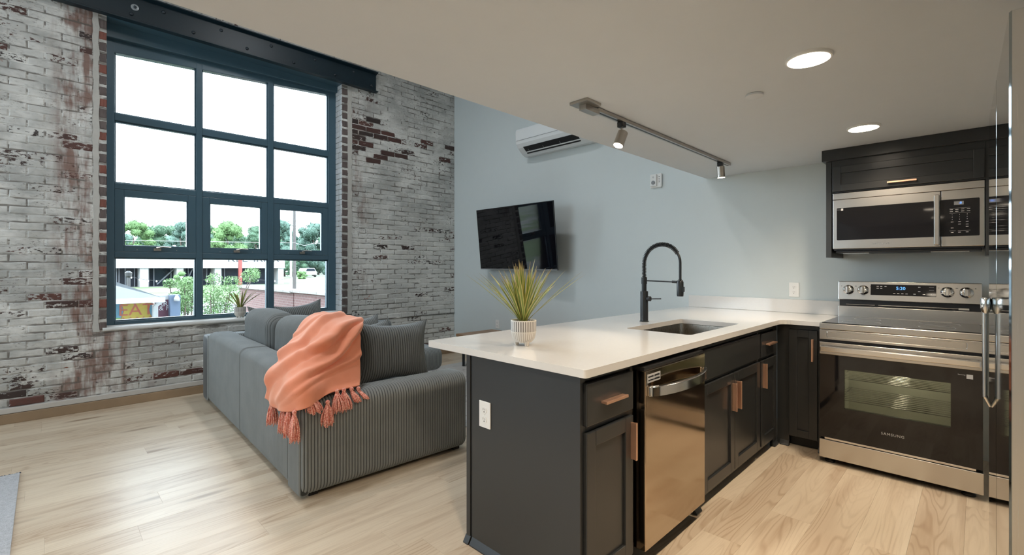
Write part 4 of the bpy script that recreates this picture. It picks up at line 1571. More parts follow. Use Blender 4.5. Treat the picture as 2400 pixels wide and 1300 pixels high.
# television on an articulated bracket
tvw, tvh = 1.405, 1.405 * 0.572
yaw, tilt, roll = -0.043, 0.108, -0.009
nv = Vector((-math.cos(yaw), -math.sin(yaw), 0))
rv = -Vector((nv.y, -nv.x, 0))
upv = Vector((0, 0, 1))
n2 = nv * math.cos(tilt) - upv * math.sin(tilt)
u2 = upv * math.cos(tilt) + nv * math.sin(tilt)
rr = rv * math.cos(roll) + u2 * math.sin(roll)
uu = u2 * math.cos(roll) - rv * math.sin(roll)
tvc = Vector((4.150, 4.124, 1.657))
Mtv = lambda u, v, w: tuple(tvc + rr * u + uu * v + n2 * w)
tv = thing('television', 'large flat black television tilted on a wall bracket', 'television', tuple(tvc))
BX('casing', m_black, tv, -tvw / 2, tvw / 2, -tvh / 2, tvh / 2, -0.018, -0.001, bevel=0.003, M=Mtv)
BX('screen', plain('screen_glass', (0.004, 0.004, 0.006), 0.03, var=0.0), tv, -tvw / 2 + 0.006, tvw / 2 - 0.006, -tvh / 2 + 0.014, tvh / 2 - 0.006, -0.002, 0.0008, M=Mtv)
BX('bottom_bezel', m_grey, tv, -tvw / 2 + 0.002, tvw / 2 - 0.002, -tvh / 2 + 0.001, -tvh / 2 + 0.013, -0.002, 0.0014, M=Mtv)
BX('back_bulge', m_black, tv, -0.42, 0.42, -0.33, 0.10, -0.055, -0.017, bevel=0.01, M=Mtv)
bk = BX('bracket_plate', m_blackmetal, tv, XW - 0.012, XW - 0.0005, 3.99, 4.27, 1.52, 1.76)
MB().tube([(XW - 0.01, 4.13, 1.64), (4.30, 4.22, 1.64), tuple(tvc + n2 * -0.05)], 0.016, 10).build('bracket_arm', m_blackmetal, tv)

# conduit line low on brick
o = MB().tube([(2.78, YB - 0.004, 0.60), (XW - 0.001, YB - 0.004, 0.60)], 0.006, 8).build('trim_conduit', m_wallmortar, None, smooth=True)
tag(o, 'thin painted-over ridge running along the brick wall', 'trim', kind='structure')

# ================================================================ media console and rugs
mc = thing('media_console', 'low wooden console table with black legs under the television', 'table', (4.08, 4.05, 0))
m_ctop = plain('console_wood', (0.33, 0.19, 0.10), 0.4, var=0.35, vscale=5)
BX('top', m_ctop, mc, 3.770, 4.400, 3.30, 4.800, 0.395, 0.430, bevel=0.004)
for (x, y) in ((3.842, 4.73), (4.33, 4.73), (3.842, 3.37), (4.33, 3.37)):
    MB().tube([(x, y, 0.0125), (x, y, 0.395)], [0.022, 0.030], 4).build('leg', m_blackmetal, mc)
for (x0_, y0_, x1_, y1_) in ((3.842, 4.73, 4.33, 4.73), (3.842, 3.37, 3.842, 4.73), (4.33, 3.37, 4.33, 4.73)):
    MB().tube([(x0_, y0_, 0.20), (x1_, y1_, 0.20)], 0.013, 6).build('stretcher', m_blackmetal, mc)


def rug_mat(name):
    t = NT(name)
    p = t.pos()
    n = t.noise(p, 60.0, 3, 0.7)
    c = t.mix(n, (0.45, 0.45, 0.44), (0.68, 0.68, 0.67))
    v = t.noise(t.vmath('MULTIPLY', p, (1.0, 2.6, 1.0)), 5.5, 3, 0.7)
    c = t.mix(t.smooth(v, 0.60, 0.66, 0, 0.85), c, (0.05, 0.055, 0.065))
    return t.bsdf(c, 0.95, 0.0, t.bump(n, 0.9, 0.006), Sheen_Weight=0.3)


def rug(name, label, x0_, x1_, y0_, y1_, m, h=0.010):
    nx, ny = 60, 60
    P = np.zeros((nx, ny, 3))
    for i in range(nx):
        for j in range(ny):
            P[i, j] = (x0_ + (x1_ - x0_) * i / (nx - 1), y0_ + (y1_ - y0_) * j / (ny - 1), h + random.uniform(-0.002, 0.002))
    mb = MB().grid(P)
    mb.box(x0_, x1_, y0_, y1_, 0.0008, h - 0.003)
    r_ = thing(name, label, 'rug', ((x0_ + x1_) / 2, (y0_ + y1_) / 2, 0))
    mb.build('pile', m, r_)
    return r_


m_rug = rug_mat('white_rug_pile')
rug('area_rug', 'white shaggy rug with dark marks between sofa and console', 2.20, 4.30, 2.92, 4.95, m_rug)
m_rug2 = plain('grey_rug_pile', (0.44, 0.45, 0.47), 0.95, var=0.35, vscale=70, bump=0.9, bscale=180)
rg2 = rug('area_rug', 'light grey woven rug cut off at the lower left corner', -2.6, -0.110, 2.1, 4.22, m_rug2)
mb = MB()
for i in range(150):
    xx = -2.6 + 2.49 * i / 149
    mb.tube([(xx, 4.215, 0.007), (xx + random.uniform(-.01, .01), 4.232, 0.006), (xx + random.uniform(-.014, .014), 4.246, 0.003)], 0.0022, 4)
o = mb.build('fringe', plain('navy_fringe', (0.03, 0.045, 0.08), 0.9), rg2)
tag(o, kind='stuff')

# ================================================================ sofa
sr = R(-2.4)
sofa = thing('sectional_sofa', 'grey corduroy sectional sofa standing with its back towards the camera', 'sofa', (0.985, 2.603, 0), sr, local=True)
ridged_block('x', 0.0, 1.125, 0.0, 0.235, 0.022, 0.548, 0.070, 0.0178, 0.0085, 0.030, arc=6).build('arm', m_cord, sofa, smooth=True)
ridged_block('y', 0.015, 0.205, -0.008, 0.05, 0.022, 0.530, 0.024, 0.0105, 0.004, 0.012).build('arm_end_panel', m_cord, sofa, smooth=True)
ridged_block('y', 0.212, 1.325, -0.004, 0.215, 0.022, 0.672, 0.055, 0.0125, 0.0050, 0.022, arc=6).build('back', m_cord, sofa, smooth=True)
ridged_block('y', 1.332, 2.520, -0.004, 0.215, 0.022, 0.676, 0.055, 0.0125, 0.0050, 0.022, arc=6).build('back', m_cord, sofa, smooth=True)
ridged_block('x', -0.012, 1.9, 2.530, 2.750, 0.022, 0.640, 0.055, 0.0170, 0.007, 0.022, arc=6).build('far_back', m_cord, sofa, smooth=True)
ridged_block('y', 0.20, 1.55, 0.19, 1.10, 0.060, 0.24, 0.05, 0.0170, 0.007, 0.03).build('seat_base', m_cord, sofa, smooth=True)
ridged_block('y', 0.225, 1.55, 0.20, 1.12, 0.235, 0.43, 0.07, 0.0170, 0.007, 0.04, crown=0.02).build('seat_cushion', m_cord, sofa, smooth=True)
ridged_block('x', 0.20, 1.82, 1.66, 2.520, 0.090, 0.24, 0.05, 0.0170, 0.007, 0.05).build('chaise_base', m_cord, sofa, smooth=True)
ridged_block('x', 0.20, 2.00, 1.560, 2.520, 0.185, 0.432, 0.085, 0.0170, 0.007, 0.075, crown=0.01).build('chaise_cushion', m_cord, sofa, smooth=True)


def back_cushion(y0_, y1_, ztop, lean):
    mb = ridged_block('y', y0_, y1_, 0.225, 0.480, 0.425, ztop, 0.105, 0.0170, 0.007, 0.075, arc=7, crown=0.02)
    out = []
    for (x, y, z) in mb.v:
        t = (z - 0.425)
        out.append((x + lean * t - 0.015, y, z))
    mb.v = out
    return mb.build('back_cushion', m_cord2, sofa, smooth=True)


back_cushion(0.300, 1.300, 0.905, 0.02)
back_cushion(1.400, 2.150, 0.905, -0.02)
for (x, y) in ((0.06, 0.06), (1.05, 0.06), (0.06, 2.65), (1.8, 2.65), (0.06, 1.33), (1.68, 1.72)):
    BX('foot', m_black, sofa, x, x + 0.05, y, y + 0.05, 0.014 if x == 1.68 else 0.0, 0.10 if x == 1.68 else 0.03)


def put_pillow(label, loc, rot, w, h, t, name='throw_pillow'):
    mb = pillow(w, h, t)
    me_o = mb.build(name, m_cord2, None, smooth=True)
    # origin at the middle of the pillow, then pose
    off = ORIG[me_o]
    for v in me_o.data.vertices:
        v.co.z += off[2]
        v.co.x += off[0]
        v.co.y += off[1]
    me_o.location = loc
    me_o.rotation_euler = rot
    tag(me_o, label, 'pillow', 'scatter pillows on the sofa')
    return me_o


put_pillow('grey corduroy pillow nearest the camera, leaning behind the sofa arm', (1.765, 2.97, 0.685), (R(-9), R(2), R(-4)), 0.58, 0.44, 0.20)
put_pillow('grey corduroy pillow just behind the nearest pillow, right of the throw', (1.69, 3.17, 0.685), (R(-14), R(-2), R(2)), 0.40, 0.42, 0.13)
put_pillow('grey corduroy pillow third from the camera behind two others', (1.74, 3.42, 0.690), (R(-16), R(-2), R(4)), 0.42, 0.44, 0.14)
put_pillow('grey corduroy pillow with a raised corner in front of the window', (1.83, 4.80, 0.715), (R(-14), R(-6), R(4)), 0.48, 0.46, 0.17)
put_pillow('grey corduroy pillow partly hidden beside the window mullion', (1.58, 4.97, 0.690), (R(-12), R(4), R(-6)), 0.42, 0.42, 0.13)


# ================================================================ coral throw
def ray_pt(px, py, X=None, Y=None):
    a = (px - 1200) / 1095.0
    b = (628 - py) / 1095.0
    r = Vector(((1 + a) * 0.70711, (1 - a) * 0.70711, b))
    k = X / r.x if X is not None else Y / r.y
    return Vector((0, 0, CAM_H)) + r * k


TH = [
    [(752, 739, 1.40, 0), (780, 737, 1.45, 0), (805, 741, 1.48, 0), (830, 748, 1.50, 0), (852, 757, 1.52, 0)],
    [(722, 749, 1.26, 0), (748, 752, 1.27, 0), (775, 757, 1.29, 0), (805, 768, 1.33, 0), (843, 776, 0, 2.83)],
    [(700, 781, 1.19, 0), (727, 790, 1.17, 0), (760, 798, 1.19, 0), (800, 800, 0, 2.78), (841, 802, 0, 2.79)],
    [(686, 806, 1.14, 0), (708, 822, 1.11, 0), (740, 835, 1.12, 0), (790, 840, 0, 2.74), (840, 845, 0, 2.75)],
    [(659, 839, 1.06, 0), (685, 860, 1.02, 0), (720, 872, 1.05, 0), (780, 872, 0, 2.69), (840, 878, 0, 2.71)],
    [(641, 873, 0.975, 0), (662, 905, 0.960, 0), (705, 915, 0.975, 0), (770, 905, 0, 2.645), (840, 897, 0, 2.68)],
    [(629, 932, 0.955, 0), (652, 955, 0.950, 0), (697, 962, 0.955, 0), (765, 926, 0, 2.615), (840, 907, 0, 2.655)],
]
ctl = np.array([[tuple(ray_pt(p[0], p[1], X=p[2] or None, Y=p[3] or None)) for p in r_] for r_ in TH])


def catmull(P, m):
    """resample axis 0 of P to m rows"""
    n = P.shape[0]
    Pe = np.concatenate([2 * P[:1] - P[1:2], P, 2 * P[-1:] - P[-2:-1]], 0)
    out = []
    for i in range(m):
        t = i / (m - 1) * (n - 1)
        k = min(int(t), n - 2)
        f_ = t - k
        p0, p1, p2, p3 = Pe[k], Pe[k + 1], Pe[k + 2], Pe[k + 3]
        out.append(0.5 * ((2 * p1) + (-p0 + p2) * f_ + (2 * p0 - 5 * p1 + 4 * p2 - p3) * f_ ** 2 + (-p0 + 3 * p1 - 3 * p2 + p3) * f_ ** 3))
    return np.array(out)


NV, NU = 110, 100
G = catmull(ctl, NV)
G = np.transpose(catmull(np.transpose(G, (1, 0, 2)), NU), (1, 0, 2))
du = np.gradient(G, axis=1)
dv = np.gradient(G, axis=0)
nn = np.cross(du, dv)
nn /= np.linalg.norm(nn, axis=2, keepdims=True)
camv = np.array([0, 0, CAM_H]) - G
sgn = np.sign(np.sum(nn * camv, axis=2, keepdims=True))
nn *= sgn
U, V = np.meshgrid(np.linspace(0, 1, NU), np.linspace(0, 1, NV))
disp = np.zeros_like(U)
env0 = np.clip(np.sin(np.clip(V * 0.98 + 0.05, 0, 1) * PI), 0, 1) ** 0.5
for (ua, ub, amp, wd_) in ((0.92, -0.16, 0.036, 0.075), (0.52, -0.38, 0.026, 0.075), (1.10, 0.22, 0.034, 0.060), (0.30, -0.55, 0.012, 0.05), (1.45, 0.30, 0.016, 0.05)):
    c_ = ua + (ub - ua) * V ** 1.15 + 0.025 * np.sin(6 * V + 9 * ua)
    x_ = (U - c_) / wd_
    # a fold rolls over steeply on its lower side
    ridge = np.where(x_ < 0, np.exp(-(x_ / 1.25) ** 2), np.exp(-(x_ / 0.55) ** 2))
    disp += amp * env0 * ridge
    disp -= 0.30 * amp * env0 * np.exp(-((x_ - 1.1) / 0.5) ** 2)
disp += 0.005 * np.sin(U * 13 + 3.5 * np.sin(V * 5 + 2 * U)) * np.clip((0.75 - U) * 4, 0, 1)
disp += 0.003 * np.sin(V * 31 + 5 * np.sin(U * 7)) * np.clip((0.7 - U) * 3, 0, 1)
disp += 0.008 * np.sin(U * 30 + V * 3) * np.clip((V - 0.75) * 4, 0, 1) * np.clip((0.85 - U) * 4, 0, 1)
G2 = G + nn * (disp + 0.016)[..., None]
thr = thing('throw_blanket', 'coral fleece throw with tassels draped over the sofa corner', 'blanket', (1.15, 2.9, 0.55))
mb = MB().grid(G2)
bl = mb.build('cloth', m_throw, thr, smooth=True, recalc=False)
sol = bl.modifiers.new('thickness', 'SOLIDIFY')
sol.thickness = 0.010
sol.offset = 0.0

hem = G2[-1]


def tassel(p, length, spread, tilt_=(0, 0), seed=0):
    rr_ = random.Random(seed)
    p = Vector(p)
    mb = MB()
    mb.lathe([(0.003, 0.012), (0.010, 0.008), (0.013, 0.0), (0.010, -0.010), (0.007, -0.016)], tuple(p), 10)
    for k in range(56):
        a = rr_.uniform(0, 2 * PI)
        q = rr_.uniform(0.25, 1.0)
        r0 = 0.008 * q
        r1 = spread * q
        L = length * rr_.uniform(0.86, 1.08)
        pts = []
        for i in range(5):
            t = i / 4
            rad_ = r0 + (r1 - r0) * min(1, t * 1.7)
            pts.append((p.x + math.cos(a) * rad_ + tilt_[0] * t + rr_.uniform(-1, 1) * 0.002,
                        p.y + math.sin(a) * rad_ + tilt_[1] * t + rr_.uniform(-1, 1) * 0.002,
                        p.z - 0.012 - L * t))
        mb.tube(pts, [0.0028, 0.0031, 0.0029, 0.0029, 0.0020], 5)
    return mb.build('tassel', m_tassel, thr, smooth=True)


for i, (px, py, X_, Y_, L, sp, ti) in enumerate((
        (638, 938, 0.942, None, 0.125, 0.033, (0, 0)),
        (664, 952, 0.938, None, 0.130, 0.028, (0, 0)),
        (677, 957, 0.935, None, 0.135, 0.028, (0, 0)),
        (690, 965, 0.940, None, 0.145, 0.031, (0, 0)),
        (728, 925, None, 2.585, 0.085, 0.046, (0.02, -0.01)),
        (768, 942, None, 2.575, 0.118, 0.036, (0, 0)),
        (790, 916, None, 2.595, 0.105, 0.044, (0.005, -0.015)),
        (806, 913, None, 2.600, 0.095, 0.036, (0.01, -0.015)),
        (824, 911, None, 2.610, 0.060, 0.024, (0.02, -0.03)),
        (840, 910, None, 2.625, 0.045, 0.016, (0.03, -0.045)))):
    tassel(ray_pt(px, py, X=X_, Y=Y_), L, sp, ti, seed=i)


# ================================================================ potted plants
def pot_mat():
    t = NT('striped_stoneware')
    p = t.obj()
    x, y, z = t.sep(p)
    ang = t.math('ARCTAN2', y, x)
    s_ = t.math('FRACT', t.math('MULTIPLY', ang, 34.0 / (2 * PI)))
    stripe = t.math('LESS_THAN', t.math('ABSOLUTE', t.math('SUBTRACT', s_, 0.5)), 0.20)
    up = t.math('GREATER_THAN', z, 0.066)
    rim = t.math('GREATER_THAN', z, 0.116)
    lo = t.mix(stripe, (0.46, 0.41, 0.35), (0.72, 0.70, 0.66))
    hi = t.mix(stripe, (0.20, 0.18, 0.16), (0.70, 0.68, 0.64))
    c = t.mix(up, lo, hi)
    band = t.math('LESS_THAN', t.math('ABSOLUTE', t.math('SUBTRACT', z, 0.066)), 0.002)
    c = t.mix(t.math('MAXIMUM', band, rim), c, (0.62, 0.58, 0.52))
    return t.bsdf(c, 0.55)


m_pot = pot_mat()
m_soil = plain('potting_soil', (0.05, 0.035, 0.025), 0.9, var=0.4, vscale=80, bump=1.0, bscale=120)


def potted(name, label, loc, sc, leaves, seed):
    rr_ = random.Random(seed)
    t = thing(name, label, 'plant', loc, local=True, group='spiky potted plants')
    mb = MB()
    mb.lathe([(0.018 * sc, 0.012 * sc), (0.040 * sc, 0.016 * sc), (0.055 * sc, 0.034 * sc), (0.0605 * sc, 0.060 * sc), (0.0625 * sc, 0.066 * sc), (0.0615 * sc, 0.07 * sc),
              (0.0625 * sc, 0.120 * sc), (0.0605 * sc, 0.123 * sc), (0.0570 * sc, 0.120 * sc), (0.0560 * sc, 0.105 * sc)], (0, 0, 0), 48)
    mb.build('pot', m_pot, t, smooth='auto')
    for k in range(3):
        a = R(250 + 120 * k)
        MB().lathe([(0.010 * sc, 0.0), (0.012 * sc, 0.008 * sc), (0.013 * sc, 0.024 * sc)], (0.034 * sc * math.cos(a), 0.034 * sc * math.sin(a), 0), 14).build('pot_foot', m_pot, t, smooth='auto')
    MB().lathe([(0.0565 * sc, 0.108 * sc), (0.03 * sc, 0.114 * sc), (0.004 * sc, 0.115 * sc)], (0, 0, 0), 24).build('soil', m_soil, t, smooth=True)
    for (az, L, el0, el1, wd_) in leaves:
        d = Vector((math.cos(az), math.sin(az), 0))
        side = Vector((-d.y, d.x, 0))
        p = d * (0.012 * sc * rr_.uniform(0.3, 1.4)) + side * rr_.uniform(-0.012, 0.012) * sc + Vector((0, 0, 0.108 * sc))
        m = 8
        mb = MB()
        uvs = []
        pts = []
        for i in range(m + 1):
            tt = i / m
            el = el0 + (el1 - el0) * tt
            wv = wd_ * (0.55 + 1.6 * tt) * (1 - tt ** 2.2) if tt > 0 else wd_ * 0.5
            wv = max(wv, 0.0006)
            fold = 0.35 * wv
            up_ = Vector((0, 0, 1)) * math.cos(el) - d * math.sin(el)
            for s_, (ux) in ((-1, 0.0), (0, 0.5), (1, 1.0)):
                q = p + side * (s_ * wv) + up_ * (fold * abs(s_))
                pts.append(q)
                uvs.append((ux, tt))
            p = p + (d * math.cos(el) + Vector((0, 0, 1)) * math.sin(el)) * (L / m)
        mb.v = [tuple(q) for q in pts]
        for i in range(m):
            for j in range(2):
                mb.f.append((i * 3 + j, i * 3 + j + 1, (i + 1) * 3 + j + 1, (i + 1) * 3 + j))
        o = mb.build('leaf', m_leaf, t, smooth=True, recalc=False)
        uvl = o.data.uv_layers.new(name='UVMap')
        for lp in o.data.loops:
            uvl.data[lp.index].uv = uvs[lp.vertex_index]
    return t


rp = random.Random(3)
lv = []
for i in range(52):
    az = 2.399963 * i + rp.uniform(-0.2, 0.2)
    ring_ = (i + 0.5) / 52
    el0 = R(89 - 38 * ring_ ** 1.1 + rp.uniform(-4, 4))
    L = 0.225 + 0.085 * rp.random() + 0.02 * ring_
    lv.append((az, L, el0, el0 - R(3 + 15 * ring_ + rp.uniform(0, 6)), rp.uniform(0.0058, 0.0085)))
# long outer blades to the left and right of the view
lv += [(R(135), 0.36, R(46), R(34), 0.0065), (R(128), 0.33, R(50), R(36), 0.006), (R(140), 0.30, R(56), R(48), 0.006), (R(-48), 0.37, R(46), R(38), 0.0065), (R(-44), 0.38, R(42), R(34), 0.0055), (R(-40), 0.33, R(56), R(46), 0.0065)]
potted('potted_plant', 'spiky green and cream plant in striped footed pot on the counter', (1.635, 1.556, CT + 0.0005), 0.99, lv, 1)
lv = []
for i in range(24):
    az = 2 * PI * i / 24 * 5 + rp.uniform(-0.3, 0.3)
    ring_ = rp.random()
    el0 = R(86 - 45 * ring_)
    lv.append((az, 0.19 + 0.09 * ring_ + rp.uniform(-0.03, 0.03), el0, el0 - R(20), rp.uniform(0.0052, 0.0080)))
lv += [(R(-45), 0.30, R(42), R(26), 0.009), (R(-38), 0.26, R(46), R(30), 0.008), (R(140), 0.24, R(44), R(26), 0.007)]
potted('potted_plant', 'small spiky green plant in striped pot on the window sill', (1.512, YB + 0.060, 0.7395), 0.95, lv, 2)

# ================================================================ outside the window
GZ0, GZ1 = -2.3, -0.15     # ground height near the building and at the far building


def gz(y):
    t = min(1, max(0, (y - 14) / 26.0))
    return GZ0 + (GZ1 - GZ0) * t


t = NT('outdoor_ground')
p = t.pos()
n_ = t.noise(p, 0.18, 3)
c_ = t.mix(t.smooth(n_, 0.45, 0.55), (0.065, 0.10, 0.036), (0.15, 0.15, 0.14))
m_ground = t.bsdf(c_, 0.9)
P = np.zeros((2, 12, 3))
ys = [6.4, 14, 18, 22, 26, 30, 34, 37, 40, 60, 100, 200]
for j, yy in enumerate(ys):
    P[0, j] = (-150, yy, gz(yy))
    P[1, j] = (190, yy, gz(yy))
g_ = MB().grid(P).build('ground', m_ground)
tag(g_, 'sunlit grass and paving outside the window', 'ground', kind='structure')
P = np.zeros((2, 3, 3))
for j, yy in enumerate((26.5, 28, 31)):
    P[0, j] = (-100, yy, gz(yy) + 0.03)
    P[1, j] = (150, yy, gz(yy) + 0.03)
o = MB().grid(P).build('street', plain('asphalt', (0.0960, 0.0960, 0.0960), 0.9))
tag(o, 'pale grey street crossing beyond the black fence', 'street', kind='structure')

m_bwhite = plain('render_white', (0.3200, 0.3200, 0.3200), 0.8, var=0.04)
m_bopen = plain('dark_shopfront', (0.010, 0.015, 0.024), 0.6, Specular_IOR_Level=0.1)
m_bframe = plain('shop_frame', (0.0800, 0.0880, 0.1040), 0.5)
m_signdark = plain('sign_letters', (0.03, 0.032, 0.036), 0.6)
m_red = plain('red_paint', (0.1792, 0.0282, 0.0230), 0.5)
bd = thing('commercial_building', 'long low white building with dark shopfronts across the street', 'building', (9, 45, -0.3))
YBD = 45.0
bx = lambda px, Y=YBD: Y * (1 + (px - 1200) / 1095.0) / (1 - (px - 1200) / 1095.0)
BX('fascia', m_bwhite, bd, bx(120), bx(664), YBD - 0.4, YBD + 9, 1.28, 2.62)
BX('rear_wall', m_bopen, bd, bx(120), bx(655), YBD + 1.2, YBD + 1.4, -0.4, 1.28)
for (a, b_) in ((327, 347), (413, 429), (502, 517), (650, 663), (225, 240)):
    BX('pier', m_bwhite, bd, bx(a), bx(b_), YBD - 0.2, YBD + 1.2, -0.4, 1.28)
for px_ in (275, 281, 296, 318, 352, 364, 405, 438, 446, 460, 490, 525, 532):
    BX('mullion_bar', m_bframe, bd, bx(px_), bx(px_) + 0.06, YBD + 0.9, YBD + 1.0, -0.3, 1.28)
for (a, b_) in ((372, 412), (440, 456)):
    MB().tube([(bx(a), YBD + 0.8, 0.0), (bx(b_), YBD + 0.8, 1.2)], 0.06, 6).build('brace', m_bframe, bd)
Mb = MY(YBD - 0.4)
for (s_, px_) in (('K', 539), ('EL', 563), ('IRN', 612), ('R', 643)):
    text_part(s_, 0.95, m_signdark, bd, 'sign_lettering', Mb, bx(px_), 2.10, 0.02)
BX('roof_block', plain('grey_roof', (0.0576, 0.0704, 0.0794), 0.8), bd, bx(120), bx(470), YBD + 9, YBD + 10, 2.5, 3.35)
rp_ = MB().box(bx(546), bx(553), 43.2, 43.5, gz(43) - 0.1, 2.45).build('sign_post', m_red)
tag(rp_, 'red upright sign post in front of the white building', 'post')


def leaf_cloud(blobs, n, size, seed):
    rg_ = np.random.default_rng(seed)
    cs = np.array([b[:3] for b in blobs])
    rs = np.array([b[3] for b in blobs])
    wts = rs ** 2 / np.sum(rs ** 2)
    idx = rg_.choice(len(blobs), n, p=wts)
    d = rg_.normal(size=(n, 3))
    d /= np.linalg.norm(d, axis=1, keepdims=True)
    rad_ = rs[idx] * (0.55 + 0.5 * rg_.random(n) ** 0.6)
    c = cs[idx] + d * rad_[:, None] * np.array([1, 1, 0.85])
    a = rg_.normal(size=(n, 3)); a /= np.linalg.norm(a, axis=1, keepdims=True)
    b = np.cross(a, d + 0.3 * rg_.normal(size=(n, 3))); b /= np.linalg.norm(b, axis=1, keepdims=True) + 1e-9
    sz = size * (0.6 + 0.8 * rg_.random(n))[:, None]
    v = np.stack([c - a * sz, c + b * sz * 0.5, c + a * sz, c - b * sz * 0.5], 1).reshape(-1, 3)
    mb = MB()
    mb.v = list(map(tuple, v.tolist()))
    mb.f = [(4 * i, 4 * i + 1, 4 * i + 2, 4 * i + 3) for i in range(n)]
    return mb


m_fol = [foliage('tree_leaves_mid', (0.030, 0.072, 0.042), (0.072, 0.140, 0.074)), foliage('tree_leaves_bright', (0.046, 0.105, 0.034), (0.115, 0.200, 0.066)),
         foliage('tree_leaves_hazed', (0.036, 0.080, 0.062), (0.082, 0.145, 0.108))]  # distance haze put into the far leaf colours as paler blue-green
m_trunk = plain('bark', (0.06, 0.045, 0.035), 0.9, var=0.3, vscale=12)


def tree(label, px, topy, Y, halfw_px, mi, seed, name='tree', n=2600, grp='trees behind the white building'):
    n = int(n * 3.2)
    rr_ = random.Random(seed)
    X_ = bx(px, Y)
    d = (X_ + Y) * 0.70711
    top = CAM_H + (628 - topy) / 1095.0 * d
    hw = halfw_px / 1095.0 * d
    zb_ = gz(Y)
    t = thing(name, label, 'tree', (X_, Y, zb_), group=grp)
    H_ = top - zb_
    blobs = []
    for k in range(34):
        a = rr_.uniform(0, 2 * PI)
        rr2 = rr_.random() ** 0.5
        zz = zb_ + H_ * rr_.uniform(0.12, 0.90)
        wdt = 1.0 - 0.55 * abs((zz - zb_) / H_ - 0.5)
        rad_ = hw * rr_.uniform(0.18, 0.36)
        blobs.append((X_ + math.cos(a) * rr2 * hw * 0.75 * wdt, Y + math.sin(a) * rr2 * hw * 0.5, min(zz, top - rad_), rad_))
    blobs.append((X_, Y, top - hw * 0.4, hw * 0.4))
    leaf_cloud(blobs, n, hw * 0.045, seed).build('crown', m_fol[mi], t, recalc=False)
    core = MB()
    for b_ in blobs:
        m_, q_ = 6, 10
        Pg = np.zeros((m_ + 1, q_ + 1, 3))
        for i in range(m_ + 1):
            for j in range(q_ + 1):
                th_ = PI * i / m_
                ph = 2 * PI * j / q_
                r_ = b_[3] * (0.80 + 0.10 * math.sin(5 * ph + 3 * th_ + seed))
                Pg[i, j] = (b_[0] + r_ * math.sin(th_) * math.cos(ph), b_[1] + r_ * math.sin(th_) * math.sin(ph), b_[2] + r_ * 0.85 * math.cos(th_))
        core.grid(Pg)
    core.build('inner_foliage', m_fol[mi], t, smooth=True, recalc=False)
    mb = MB()
    mb.tube([(X_, Y, zb_), (X_ + 0.1, Y, zb_ + H_ * 0.35), (X_ - 0.1, Y, zb_ + H_ * 0.7)], [hw * 0.09, hw * 0.07, hw * 0.03], 8)
    mb.build('trunk', m_trunk, t, smooth=True)
    return t


tree('leafy green tree showing in the left part of the left sash', 315, 512, 62, 42, 1, 11)
tree('darker leafy tree in the middle of the left sash', 375, 522, 66, 46, 0, 12)
tree('leafy tree at the right side of the left sash', 425, 515, 62, 40, 2, 13)
tree('tree hidden behind the first mullion and middle sash edge', 470, 518, 70, 42, 0, 14)
tree('large bright green tree in the middle sash', 535, 512, 58, 46, 1, 15)
tree('leafy tree at the right side of the middle sash', 600, 525, 64, 44, 0, 16)
tree('cool green tree at the left of the right sash behind poles', 665, 512, 84, 46, 2, 17)
tree('cool green tree at the right of the right sash', 735, 518, 88, 46, 2, 18)
tree('tree at the far left edge behind the window jamb', 255, 520, 64, 44, 0, 19)
tree('tree at the far right edge behind the window jamb', 800, 515, 80, 46, 0, 20)
tree('low cool green tree filling the lower right pane', 745, 585, 100, 40, 2, 31, n=2200)
tree('low tree behind the parked car and poles', 690, 592, 78, 30, 0, 33, n=1800)
tree('light yellow-green bush by the parked car', 708, 634, 62, 15, 1, 21, n=700)
tree('sparse light green tree standing in front of the shopfront', 425, 632, 23, 22, 1, 22, n=1100)


k = 0
for px_ in range(245, 830, 52):
    tree('hazy background tree, %s from the left in the rear tree line' % ('first', 'second', 'third', 'fourth', 'fifth', 'sixth', 'seventh', 'eighth', 'ninth', 'tenth', 'eleventh', 'twelfth')[k], px_, 536 + (k * 7) % 11, 108 + 20 * (k % 2), 42, 2 if k % 2 else 0, 60 + k, n=1500, grp='hazy background tree line')
    k += 1


def shrub(label, pts, Y, seed, n, mi, size):
    t = thing('shrub', label, 'shrub', (bx(pts[0][0], Y), Y, gz(Y)), group='loose shrubs in the yard')
    blobs = []
    for (px, py, rpx) in pts:
        X_ = bx(px, Y)
        d = (X_ + Y) * 0.70711
        blobs.append((X_, Y + random.uniform(-0.5, 0.5), CAM_H + (628 - py) / 1095.0 * d, rpx / 1095.0 * d))
    leaf_cloud(blobs, n, size, seed).build('foliage', m_fol[mi], t, recalc=False)
    mb = MB()
    base = Vector((bx(pts[0][0], Y), Y, gz(Y)))
    for b_ in blobs:
        mb.tube([base, base.lerp(Vector(b_[:3]), 0.5) + Vector((0, 0, 0.15)), Vector(b_[:3])], [0.035, 0.022, 0.010], 5)
    mb.build('stems', m_trunk, t, smooth=True)
    return t


shrub('loose light green shrub in front of the left lower pane', [(440, 715, 26), (415, 700, 22), (455, 685, 24), (430, 668, 18), (405, 665, 14), (450, 660, 14)], 13.0, 41, 3200, 1, 0.024)
shrub('loose light green shrub in the middle lower pane', [(500, 720, 30), (530, 690, 28), (490, 685, 22), (520, 730, 26), (545, 665, 22), (575, 645, 20), (595, 640, 16), (510, 655, 18)], 14.9, 42, 4600, 1, 0.024)

